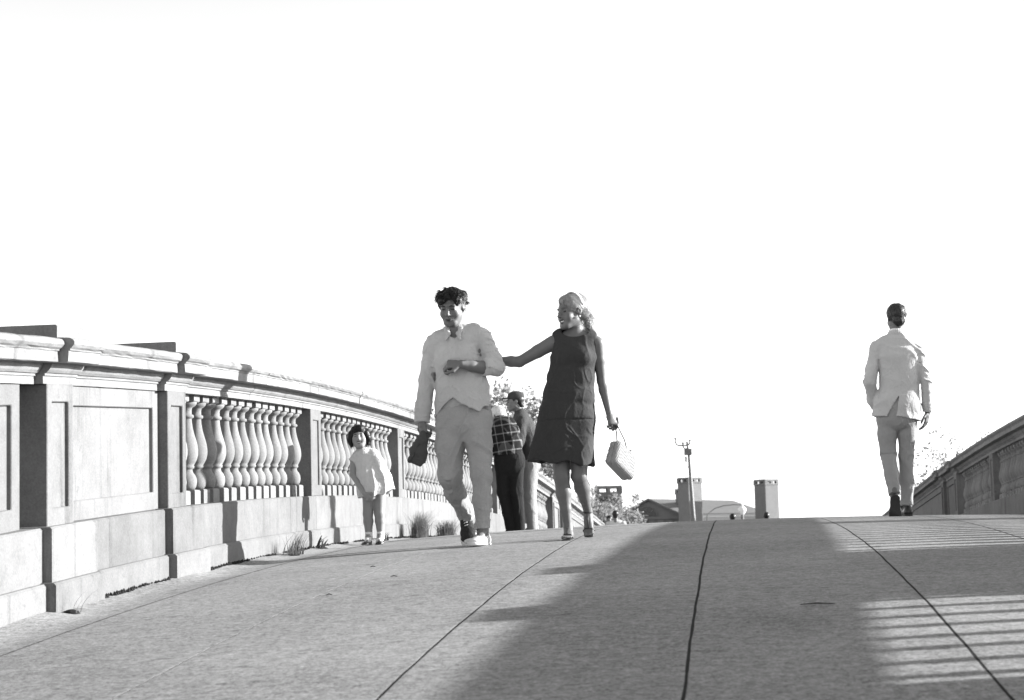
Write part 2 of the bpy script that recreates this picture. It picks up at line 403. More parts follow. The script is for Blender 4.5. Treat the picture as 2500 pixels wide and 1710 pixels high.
# right side (only partly in frame; its balusters stripe the deck with shadow)
prr = [(4.0, 1), (6.02, 1), (8.52, 1), (10.47, 1)] + [(10.47 + 4.226 * i, 0) for i in range(1, 5)] + [(10.47 + 4.226 * 5, 1), (33.6, 1)]
RIGHT = balustrade(XR, -1, 'shaded stone balustrade along the right edge beyond the man in pale jacket', prr,
    [(4.0 + PWD, 6.02), (8.52 + PWD, 10.47), (10.47 + 4.226 * 5 + PWD, 33.6), (33.6 + PWD, 52), (2.0, 4.0)],
    [(6.02 + PWD, 8.52, 8)] + [(10.47 + 4.226 * i + PWD, 10.47 + 4.226 * (i + 1), 15) for i in range(5)], 2.0, 52, [8.52, 10.47], 12)

# ------------------------------------------------------------------ implicit-surface sculpting (for people, clothes, shoes, bags)
def smin(a, b, k):
    h = np.clip(0.5 + 0.5 * (b - a) / k, 0, 1); return b + (a - b) * h - k * h * (1 - h)
def smax(a, b, k): return -smin(-a, -b, k)
A3 = lambda p: np.asarray(p, np.float32)
def nrm(v): v = A3(v); return v / (np.linalg.norm(v) + 1e-9)

class SDF:
    def __init__(s, lo, hi, h):
        s.lo = A3(lo); s.h = h; n = np.ceil((A3(hi) - s.lo) / h).astype(int) + 1
        s.ax = [(s.lo[i] + h * np.arange(n[i])).astype(np.float32) for i in range(3)]
        s.V = np.full(tuple(n), 1.0, np.float32)
    def _sl(s, lo, hi):
        sl = []
        for i in range(3):
            a = int(max(0, math.floor((lo[i] - s.lo[i]) / s.h))); b = int(min(s.V.shape[i], math.ceil((hi[i] - s.lo[i]) / s.h) + 1)); sl.append(slice(a, max(a, b)))
        return tuple(sl)
    def _g(s, sl): return s.ax[0][sl[0]][:, None, None], s.ax[1][sl[1]][None, :, None], s.ax[2][sl[2]][None, None, :]
    def put(s, sl, d, k, op):
        v = s.V[sl]
        if v.size == 0: return
        if op == 'u': s.V[sl] = smin(v, d, k) if k > 0 else np.minimum(v, d)
        elif op == 's': s.V[sl] = smax(v, -d, k) if k > 0 else np.maximum(v, -d)
    def loft(s, pts, ra, rb=None, side=(1, 0, 0), k=0.01, op='u', ki=0.012, flat=(0, 0)):
        pts = [A3(p) for p in pts]; n = len(pts)
        ra = list(ra) if hasattr(ra, '__len__') else [ra] * n
        rb = ra if rb is None else (list(rb) if hasattr(rb, '__len__') else [rb] * n)
        R = max(max(ra), max(rb)) + 0.035 + k
        P = np.array(pts); sl = s._sl(P.min(0) - R, P.max(0) + R)
        if any(x.stop <= x.start for x in sl): return s
        X, Y, Z = s._g(sl); D = None
        for i in range(n - 1):
            p0, p1 = pts[i], pts[i + 1]; L = float(np.linalg.norm(p1 - p0)); T = (p1 - p0) / (L + 1e-9)
            S = A3(side) - T * np.dot(A3(side), T); S = nrm(S); N = np.cross(T, S)
            qx, qy, qz = X - p0[0], Y - p0[1], Z - p0[2]
            al = qx * T[0] + qy * T[1] + qz * T[2]; u = np.clip(al / (L + 1e-9), 0, 1); w = al - u * L
            if flat[0] and i == 0: w = np.maximum(w, 0)
            if flat[1] and i == n - 2: w = np.minimum(w, 0)
            x = qx * S[0] + qy * S[1] + qz * S[2]; y = qx * N[0] + qy * N[1] + qz * N[2]
            a = ra[i] + (ra[i + 1] - ra[i]) * u; b = rb[i] + (rb[i + 1] - rb[i]) * u; c = np.minimum(a, b)
            m_ = np.sqrt((x / a) ** 2 + (y / b) ** 2 + (w / c) ** 2) + 1e-6; q = np.sqrt(x * x + y * y + w * w)
            d = np.where(m_ > 0.2, q * (1 - 1 / m_), -c * 0.8)
            if flat[0] and i == 0: d = np.maximum(d, -al)
            if flat[1] and i == n - 2: d = np.maximum(d, al - L)
            D = d if D is None else smin(D, d, ki)
        s.put(sl, D, k, op); return s
    def ell(s, c, r, R=None, k=0.01, op='u'):
        c = A3(c); r = A3(r); mr = float(r.max()) + 0.03 + k; sl = s._sl(c - mr, c + mr); X, Y, Z = s._g(sl)
        if any(x.stop <= x.start for x in sl): return s
        qx, qy, qz = X - c[0], Y - c[1], Z - c[2]
        if R is not None:
            R = np.asarray(R, np.float32); q = [qx * R[0, i] + qy * R[1, i] + qz * R[2, i] for i in range(3)]
        else: q = [qx, qy, qz]
        m_ = np.sqrt((q[0] / r[0]) ** 2 + (q[1] / r[1]) ** 2 + (q[2] / r[2]) ** 2) + 1e-6; l = np.sqrt(q[0] ** 2 + q[1] ** 2 + q[2] ** 2)
        s.put(sl, np.where(m_ > 0.2, l * (1 - 1 / m_), -r.min() * .8), k, op); return s
    def cut(s, fn, k=0.0):          # keep where fn(X,Y,Z) < 0
        X, Y, Z = s._g((slice(None),) * 3); d = fn(X, Y, Z)
        s.V = smax(s.V, np.broadcast_to(d, s.V.shape), k) if k > 0 else np.maximum(s.V, d); s.V = s.V.astype(np.float32); return s
    def disp(s, fn, band=0.03):     # displace near the surface: fn(P(n,3)) -> distance change
        I = np.nonzero(np.abs(s.V) < band); P = np.stack([s.ax[i][I[i]] for i in range(3)], 1)
        s.V[I] += fn(P).astype(np.float32); return s
    def mesh(s, name, relax=1):
        V = s.V; ins = V < 0; c = np.zeros(tuple(np.array(V.shape) - 1), np.int8)
        for dx in (0, 1):
            for dy in (0, 1):
                for dz in (0, 1): c += ins[dx:dx + c.shape[0], dy:dy + c.shape[1], dz:dz + c.shape[2]]
        act = (c > 0) & (c < 8); I = np.argwhere(act); idm = np.full(c.shape, -1, np.int32); idm[act] = np.arange(len(I))
        acc = np.zeros((len(I), 3), np.float32); cnt = np.zeros(len(I), np.float32)
        cor = [(0, 0, 0), (1, 0, 0), (0, 1, 0), (1, 1, 0), (0, 0, 1), (1, 0, 1), (0, 1, 1), (1, 1, 1)]
        cv = [V[I[:, 0] + a, I[:, 1] + b, I[:, 2] + d] for a, b, d in cor]
        for a in range(8):
            for b in range(a + 1, 8):
                df = np.array(cor[b]) - np.array(cor[a])
                if np.abs(df).sum() != 1: continue
                va, vb = cv[a], cv[b]; mk = (va < 0) != (vb < 0); t = np.where(mk, va / np.where(mk, va - vb, 1), 0)
                acc += mk[:, None] * (np.array(cor[a], np.float32) + t[:, None] * df); cnt += mk
        P = (I + acc / cnt[:, None]) * s.h + s.lo
        F = []
        for ax in range(3):
            o = [(1, 2), (2, 0), (0, 1)][ax]; n0 = list(V.shape); n0[ax] -= 1
            sa = [slice(None)] * 3; sb = [slice(None)] * 3; sa[ax] = slice(0, -1); sb[ax] = slice(1, None)
            e = ins[tuple(sa)] != ins[tuple(sb)]; fl = ins[tuple(sa)]
            for q in o: e = np.take(e, range(1, e.shape[q] - 1), q); fl = np.take(fl, range(1, fl.shape[q] - 1), q)
            E = np.argwhere(e); g = fl[e]
            for q in o: E[:, q] += 1
            def cell(d1, d2):
                J = E.copy(); J[:, o[0]] += d1; J[:, o[1]] += d2; return idm[J[:, 0], J[:, 1], J[:, 2]]
            Q = np.stack([cell(-1, -1), cell(0, -1), cell(0, 0), cell(-1, 0)], 1)
            Q[~g] = Q[~g][:, ::-1]; F.append(Q)
        F = np.concatenate(F); F = F[(F >= 0).all(1)]
        for _ in range(relax):
            S = np.zeros_like(P); N = np.zeros(len(P), np.float32)
            for a in range(4):
                i, j = F[:, a], F[:, (a + 1) % 4]
                for dim in range(3):
                    S[:, dim] += np.bincount(i, P[j, dim], len(P)) + np.bincount(j, P[i, dim], len(P))
                N += np.bincount(i, minlength=len(P)) + np.bincount(j, minlength=len(P))
            P = P * 0.45 + 0.55 * S / np.maximum(N, 1)[:, None]
        s.P, s.F = P, F
        return mesh_np(name, P, F, True)
    def build(s, name, mat, parent, relax=1): return link(name, s.mesh(name, relax), mat, parent)

def waves(P, f, seed, n=5, aniso=(1, 1, 1)):
    r = np.random.RandomState(seed); out = np.zeros(len(P)); an = np.array(aniso)
    for i in range(n):
        k = r.normal(size=3) * an; k *= f * (0.6 + 0.9 * r.rand()) / (np.linalg.norm(k) + 1e-6)
        k2 = r.normal(size=3) * f * 0.45
        out += np.sin(P @ k + 1.6 * np.sin(P @ k2 + r.uniform(0, 6.28)) + r.uniform(0, 6.28))
    return out / n ** 0.5
def folds(P, f, amp, seed, aniso=(1, 1, 1)):
    """cloth creases: thin raised ridges along warped level lines, over gentle swells"""
    w = waves(P, f * .62, seed, 3, aniso); w2 = waves(P, f * 1.2, seed + 5, 3, aniso); sw = waves(P, f * .5, seed + 9, 3)
    return -amp * (1.25 * np.exp(-(w / .20) ** 2) * np.clip(.55 + .6 * sw, 0, 1.3) + .6 * np.exp(-(w2 / .2) ** 2) * np.clip(.3 - .6 * sw, 0, 1) - .22) + .35 * amp * sw
def lumps(P, f, amp, seed, aniso=(1, 1, 1)):
    w = waves(P, f, seed, 4, aniso); w2 = waves(P, f * 1.9, seed + 5, 4, aniso)
    return -amp * (np.abs(w) ** 0.8 - 0.6) - 0.35 * amp * w2

def frame(fwd, up=(0, 0, 1)):
    f = nrm(fwd); r = nrm(np.cross(f, A3(up))); u = np.cross(r, f); return np.stack([r, f, u], 1)    # columns right, forward, up
def rotm(axis, a): return np.array(Matrix.Rotation(a, 3, Vector(axis)))

def sphere_np(c, r, R=None, n=14, m=10):
    V = []; F = []
    for i in range(m + 1):
        th = math.pi * i / m
        for j in range(n): ph = 2 * math.pi * j / n; V.append((math.sin(th) * math.cos(ph), math.sin(th) * math.sin(ph), math.cos(th)))
    V = np.array(V) * np.array(r)
    if R is not None: V = V @ np.asarray(R).T
    V = V + np.array(c)
    for i in range(m):
        for j in range(n): j2 = (j + 1) % n; F.append((i * n + j, (i + 1) * n + j, (i + 1) * n + j2, i * n + j2))
    return V, F
def blob(name, c, r, mat, parent, R=None):
    V, F = sphere_np(c, r, R); return link(name, mesh_py(name, V, F, True), mat, parent)

def head(F, C, H, s=1.0, female=False, child=False, smile=False):
    """skull, jaw, brow, sockets, nose, lips, ears; C head centre, H 3x3 (right, forward, up), s scale"""
    C = A3(C); p = lambda x, y, z: C + H @ A3((x * s, y * s, z * s)); r = lambda *a: tuple(v * s for v in a)
    F.ell(p(0, -.018, .035), r(.076, .096, .088), H, .02)
    F.ell(p(0, .022, -.030), r(.060 if not child else .066, .070, .080), H, .03)
    jw = .046 if not female else .040
    F.loft([p(-jw, .0, -.058), p(-.022, .066, -.096), p(.022, .066, -.096), p(jw, .0, -.058)], [.02 * s, .018 * s, .018 * s, .02 * s], k=.03, ki=.02)
    F.ell(p(0, .074, -.098), r(.020, .016, .016), H, .018)
    F.loft([p(-.040, .078, .024), p(0, .086, .026), p(.040, .078, .024)], .010 * s, k=.016)
    for sx in (-1, 1):
        F.ell(p(sx * .033, .098, .002), r(.019, .020, .0135), H, .012, 's')
        F.ell(p(sx * .033, .073, .001), r(.0145, .0125, .0125), H, .004)
        F.ell(p(sx * .043, .062, -.036), r(.020, .018, .022), H, .03)            # cheek
        F.ell(p(sx * .077, -.012, .0), r(.010, .020, .032), H @ rotm((0, 0, 1), sx * .3), .006)
        F.ell(p(sx * .086, -.006, .002), r(.006, .010, .018), H, .004, 's')
        F.ell(p(sx * .013, .093, -.036), r(.0095, .010, .008), H, .006)           # nostril wings
    F.loft([p(0, .086, .014), p(0, .098, -.010), p(0, .112 if not child else .104, -.030)], [.008 * s, .009 * s, .0125 * s], k=.008)
    if not smile:
        F.loft([p(-.022, .084, -.063), p(0, .093, -.060), p(.022, .084, -.063)], .0065 * s, k=.008)
        F.loft([p(-.019, .082, -.072), p(0, .091, -.073), p(.019, .082, -.072)], .0072 * s, k=.008)
    else:
        F.loft([p(-.026, .078, -.058), p(0, .091, -.057), p(.026, .078, -.058)], .0062 * s, k=.008)
        F.loft([p(-.022, .078, -.073), p(0, .088, -.080), p(.022, .078, -.073)], .0068 * s, k=.008)
        F.loft([p(-.024, .090, -.062), p(0, .097, -.068), p(.024, .090, -.062)], .0075 * s, k=.004, op='s')
    return p

def face_parts(p, H, s, parent, mats, smile=False, brow=0.0, squint=1.0):
    for sx in (-1, 1):
        blob('eye', p(sx * .033, .080, .000), (.0145 * s, .0085 * s, .0075 * s * squint), mats['eye'], parent, H)
        mb = MB(); mb.tube([p(sx * .014, .0925, .0225 - brow), p(sx * .024, .094, .0255), p(sx * .036, .0905, .0265), p(sx * .050, .079, .0215)], [.0028 * s, .0042 * s, .0040 * s, .0018 * s], 6)
        mb.build('eyebrow', mats['brow'], parent, True)
    if smile:
        mb = MB(); mb.tube([p(-.027, .081, -.0575), p(-.012, .092, -.056), p(.012, .092, -.056), p(.027, .081, -.0575)], [.003 * s, .0052 * s, .0052 * s, .003 * s], 6)
        mb.tube([p(-.024, .080, -.074), p(-.01, .091, -.080), p(.01, .091, -.080), p(.024, .080, -.074)], [.003 * s, .006 * s, .006 * s, .003 * s], 6)
        mb.build('lips', mats['lip'], parent, True)
        blob('teeth', p(0, .0835, -.0635), (.021 * s, .006 * s, .0055 * s), mats['teeth'], parent, H)
        blob('mouth_opening', p(0, .078, -.069), (.021 * s, .007 * s, .008 * s), mats['dark'], parent, H)
    else:
        mb = MB(); mb.tube([p(-.025, .0855, -.0670), p(-.014, .0960, -.0645), p(0, .1010, -.0640), p(.014, .0960, -.0645), p(.025, .0855, -.0670)], [.0025 * s, .0046 * s, .0046 * s, .0046 * s, .0025 * s], 6)
        mb.tube([p(-.020, .0870, -.0720), p(-.01, .0945, -.0740), p(0, .0975, -.0745), p(.01, .0945, -.0740), p(.020, .0870, -.0720)], [.0025 * s, .005 * s, .0058 * s, .005 * s, .0025 * s], 6)
        mb.build('lips', mats['lip'], parent, True)
        mb = MB(); mb.tube([p(-.026, .0865, -.0685), p(-.013, .0985, -.0690), p(0, .1035, -.0693), p(.013, .0985, -.0690), p(.026, .0865, -.0685)], [.0008 * s, .0015 * s, .0016 * s, .0015 * s, .0008 * s], 6); mb.build('mouth_line', mats['dark'], parent, True)

def strands(P, Nn, n, length, flow, wid=.0022, seed=0, lift=.15, curl=.25, jit=.35):
    """tapered hair ribbons grown from surface points, following flow(P)->(n,3)"""
    r = np.random.RandomState(seed); I = r.randint(0, len(P), n); p = P[I].astype(np.float64); nn = Nn[I].astype(np.float64)
    f = np.broadcast_to(flow(p), p.shape) + r.normal(size=p.shape) * jit; f -= (f * nn).sum(1)[:, None] * nn; f /= np.linalg.norm(f, axis=1)[:, None] + 1e-6
    L = length * (0.5 + r.rand(n)) ; seg = 4; ph = r.uniform(0, 6.28, n); V = []; cr = np.cross(f, nn)
    for k in range(seg + 1):
        t = k / seg; q = p + f * (L * t)[:, None] + nn * (lift * L * t * (1 - .75 * t) + .0015)[:, None] - nn * (L * L * t * t * 3.5)[:, None] + cr * (np.sin(ph + 4 * t) * curl * L * t * .5)[:, None]
        w = wid * (1 - t * .85); sdv = cr * w; V.append(q - sdv); V.append(q + sdv)
    V = np.stack(V, 1).reshape(-1, 3); m_ = 2 * (seg + 1); F = []
    base = np.arange(n)[:, None] * m_
    for k in range(seg): F.append(base + np.array([2 * k, 2 * k + 1, 2 * k + 3, 2 * k + 2])[None, :])
    return V, np.concatenate(F)
def vnormals(P, F):
    a = P[F[:, 2]] - P[F[:, 0]]; b = P[F[:, 3]] - P[F[:, 1]]; n = np.cross(a, b); N = np.zeros_like(P)
    for c in range(4):
        for d in range(3): N[:, d] += np.bincount(F[:, c], n[:, d], len(P))
    return N / (np.linalg.norm(N, axis=1)[:, None] + 1e-9)

def hair_obj(S, mat, parent, n, length, flow, wid=.0022, seed=1, lift=.2, curl=.3, sel=None, jit=.35):
    S.mesh('tmp', 1); bpy.data.meshes.remove(bpy.data.meshes['tmp']) if 'tmp' in bpy.data.meshes else None
    P, F = S.P, S.F; N = vnormals(P, F)
    src = np.ones(len(P), bool) if sel is None else sel(P)
    V2, F2 = strands(P[src], N[src], n, length, flow, wid, seed, lift, curl, jit)
    V = np.concatenate([P, V2]); FF = np.concatenate([F, F2 + len(P)])
    return link('hair', mesh_np('hair', V, FF, True), mat, parent)

def hand(F, wrist, d, n, s=1.0, curl=(.25, .35, .3), thumb=1, spread=.10, tcurl=.5, fingers=(1, 1, 1, 1)):
    """palm, four jointed fingers of unequal length and a thumb; d finger direction, n palm normal (fingers curl towards it), thumb = +-1 side"""
    d = nrm(d); n = A3(n); n = nrm(n - d * np.dot(n, d)); l = np.cross(d, n) * thumb; W = A3(wrist)
    F.loft([W, W + d * .035 * s, W + d * .085 * s], [.022 * s, .034 * s, .040 * s], [.019 * s, .017 * s, .014 * s], side=l, k=.012)
    offs = (.030, .0105, -.0095, -.029); lens = ((.043, .026, .022), (.047, .030, .023), (.043, .028, .022), (.034, .021, .019)); rad = (.0088, .0092, .0088, .0078)
    for i in range(4):
        if not fingers[i]: continue
        p = W + d * (.086 - .004 * abs(i - 1)) * s + l * offs[i] * s; dirv = nrm(d + l * spread * (1.2 - i * .85)); pts = [p]; nn = n; a = 0
        for j in range(3):
            a += curl[j] * (1 + .12 * i); v = dirv * math.cos(a) + nn * math.sin(a); p = p + v * lens[i][j] * s; pts.append(p)
        F.loft(pts, [rad[i] * s, rad[i] * s, rad[i] * .92 * s, rad[i] * .78 * s], k=.004, ki=.004)
    p0 = W + d * .025 * s + l * .026 * s; v1 = nrm(d * .65 + l * .75 + n * .25 * tcurl); p1 = p0 + v1 * .042 * s; v2 = nrm(d * .9 + l * (.45 - .5 * tcurl) + n * .45 * tcurl); p2 = p1 + v2 * .032 * s; p3 = p2 + nrm(d * .9 + n * .6 * tcurl - l * .2 * tcurl) * .026 * s
    F.loft([p0, p1, p2, p3], [.015 * s, .0115 * s, .0100 * s, .0085 * s], k=.010, ki=.006)

def shoe(parent, heel, toe, up, mat, sole_mat, s=1.0, wid=.047, ht=.07, ankle=None, sole_t=.012, h=.004, laces=None, cap=None, strap=None, open_top=False):
    """upper over a separate sole; heel/toe are sole points, up the direction out of the sole"""
    heel = A3(heel); toe = A3(toe); d = nrm(toe - heel); L = float(np.linalg.norm(toe - heel)); up = A3(up); up = nrm(up - d * np.dot(up, d)); l = np.cross(d, up)
    at = lambda a, b, c: heel + d * a * L + up * b + l * c
    lo = np.minimum(heel, toe) - .13; hi = np.maximum(heel, toe) + .13
    S = SDF(lo, hi, h)
    S.loft([at(.10, ht * .45, 0), at(.3, ht * .45, 0), at(.58, ht * .36, 0), at(.80, ht * .30, 0), at(.93, ht * .25, 0)], [wid * .80, wid * .80, wid * .98, wid * .98, wid * .62], [ht * .52, ht * .50, ht * .40, ht * .33, ht * .26], side=l, k=.012, ki=.02)
    if not open_top: S.loft([at(.13, ht * .4, 0), at(.16, ht * 1.05, 0)], [wid * .72, wid * .68], k=.02, flat=(0, 1))
    S.cut(lambda X, Y, Z: -((X - heel[0]) * up[0] + (Y - heel[1]) * up[1] + (Z - heel[2]) * up[2] - sole_t * .7))
    if strap: S.ell(at(.50, ht * .95, 0), (.034 * s, .034 * s, .03 * s), None, .006, 's')
    o = S.build('shoe', mat, parent)
    S2 = SDF(lo, hi, h)
    S2.loft([at(.09, 0, 0), at(.35, 0, 0), at(.66, 0, .002), at(.84, 0, .002), at(.935, .002, 0)], [wid * .84, wid * .80, wid * 1.06, wid * 1.02, wid * .62], side=l, k=.01, ki=.02)
    S2.cut(lambda X, Y, Z: np.abs((X - heel[0]) * up[0] + (Y - heel[1]) * up[1] + (Z - heel[2]) * up[2] - sole_t * .5) - sole_t * .5)
    S2.build('sole', sole_mat, o)
    if laces:
        for i in range(5):
            a = .30 + .075 * i; hh = ht * (1.02 - .095 * i); mb = MB(); w = wid * .42
            mb.tube([at(a, hh - .012, -w), at(a + .01, hh + .001, -w * .4), at(a + .02, hh + .002, w * .4), at(a + .03, hh - .012, w)], .0032, 6); mb.build('lace', laces, o, True)
    if cap:
        S3 = SDF(lo, hi, h); S3.loft([at(.80, ht * .30, 0), at(.93, ht * .25, 0)], [wid * 1.0, wid * .66], [ht * .36, ht * .29], side=l, k=.01, ki=.02)
        S3.cut(lambda X, Y, Z: np.maximum(-((X - heel[0]) * up[0] + (Y - heel[1]) * up[1] + (Z - heel[2]) * up[2] - sole_t), .80 * L - ((X - heel[0]) * d[0] + (Y - heel[1]) * d[1] + (Z - heel[2]) * d[2])))
        S3.build('toe_cap', cap, o)
    return o

# fabrics, skin, hair
def mat_cloth(name, v, rough=.85, amp=.16, weave=260, crinkle=.55):
    """woven cloth: thread-scale speckle, soft tonal wear, crinkle relief"""
    mt, nt, b = base_mat(name, rough, .12); tc = nt.nodes.new('ShaderNodeTexCoord'); co = tc.outputs['Object']
    a1 = noise(nt, co, 9, 5); a2 = noise(nt, co, weave, 3); a3 = noise(nt, co, 20, 6, .62, (1.0, 1.0, .55)); a4 = noise(nt, co, 55, 4, .6)
    sm = nmath(nt, 'ADD', nmath(nt, 'MULTIPLY', nmath(nt, 'SUBTRACT', a1, .5), 1.6 * amp), nmath(nt, 'MULTIPLY', nmath(nt, 'SUBTRACT', a2, .5), 2.2 * amp))
    gray(nt, b, nmath(nt, 'MULTIPLY', nmath(nt, 'ADD', sm, 1.0), v))
    rd = nmath(nt, 'ABSOLUTE', nmath(nt, 'SUBTRACT', a3, .5))
    h = nmath(nt, 'ADD', nmath(nt, 'MULTIPLY', rd, -1.6), nmath(nt, 'ADD', nmath(nt, 'MULTIPLY', a4, .35), nmath(nt, 'MULTIPLY', a2, .06))); bump(nt, b, h, crinkle, .020); return mt
M['skin'] = mat_simple('skin', .13, .5, .35, .10, 25, 300, .12, .0008)
M['skin_pale'] = mat_simple('pale_skin', .24, .5, .35, .08, 25, 300, .12, .0008)
M['lip'] = mat_simple('lips', .085, .85, .1, .08, 30)
M['lip_pale'] = mat_simple('pale_lips', .07, .8, .1, .08, 30)
M['eye'] = mat_simple('dark_eye', .025, .25, .5, .1, 40)
M['teeth'] = mat_simple('teeth', .75, .3, .5, .03, 40)
M['dark'] = mat_simple('dark_opening', .03, .8, .1, .1, 40)
M['brow'] = mat_simple('eyebrow', .04, .8, .1, .2, 90)
M['brow_fair'] = mat_simple('fair_eyebrow', .12, .8, .1, .2, 90)
def mat_hair(name, v, spec=.45):
    mt, nt, b = base_mat(name, .42, spec); tc = nt.nodes.new('ShaderNodeTexCoord'); n1 = noise(nt, tc.outputs['Object'], 60, 4)
    gray(nt, b, nmath(nt, 'MULTIPLY', nmath(nt, 'ADD', nmath(nt, 'MULTIPLY', nmath(nt, 'SUBTRACT', n1, .5), 1.1), 1.0), v)); bump(nt, b, n1, .5, .003); return mt
M['hair_dark'] = mat_hair('dark_hair', .010, .3)
M['hair_brown'] = mat_hair('brown_hair', .028)
M['hair_fair'] = mat_hair('fair_hair', .24)
M['hair_white'] = mat_hair('white_hair', .6)
M['shirt'] = mat_cloth('oxford_shirt', .43, crinkle=.45); M['undershirt'] = mat_cloth('undershirt', .36); M['chino'] = mat_cloth('faded_chinos', .31, amp=.2)
M['dress'] = mat_cloth('dark_linen', .042, amp=.22, crinkle=.22); M['jacket'] = mat_cloth('pale_jacket', .47, crinkle=.4); M['slacks'] = mat_cloth('grey_slacks', .29, amp=.12, crinkle=.4)
M['childdress'] = mat_cloth('white_cotton', .52); M['sock'] = mat_cloth('white_sock', .75)
M['canvas_dark'] = mat_cloth('dark_canvas', .035); M['canvas_sunlit'] = mat_cloth('sunlit_canvas', .60); M['rubber'] = mat_simple('white_rubber', .62, .6, .3, .12, 30)
M['leather'] = mat_simple('black_leather', .02, .3, .5, .15, 30); M['leather_brown'] = mat_simple('dark_leather', .04, .5, .4, .2, 30)
M['black_cloth'] = mat_cloth('black_wool', .016); M['dark_cloth'] = mat_cloth('dark_jacket', .05, amp=.2); M['lightcloth'] = mat_cloth('light_trousers', .22); M['bagcloth'] = mat_cloth('bag_cloth', .075, amp=.2)
M['white'] = mat_cloth('white_band', .8)
FACE = dict(eye=M['eye'], brow=M['brow'], lip=M['lip'], teeth=M['teeth'], dark=M['dark'])
FACEF = dict(eye=M['eye'], brow=M['brow_fair'], lip=M['lip_pale'], teeth=M['teeth'], dark=M['dark'])
def person(X, Y, label, group=None):
    r = empty('person', (X, Y, zd(X, Y))); tag(r, label, 'person', group); return r

# ------------------------------------------------------------------ people
def lerp(a, b, t): return a + (b - a) * t
def pw(x, pts):      # piecewise linear
    return np.interp(x, [p[0] for p in pts], [p[1] for p in pts])

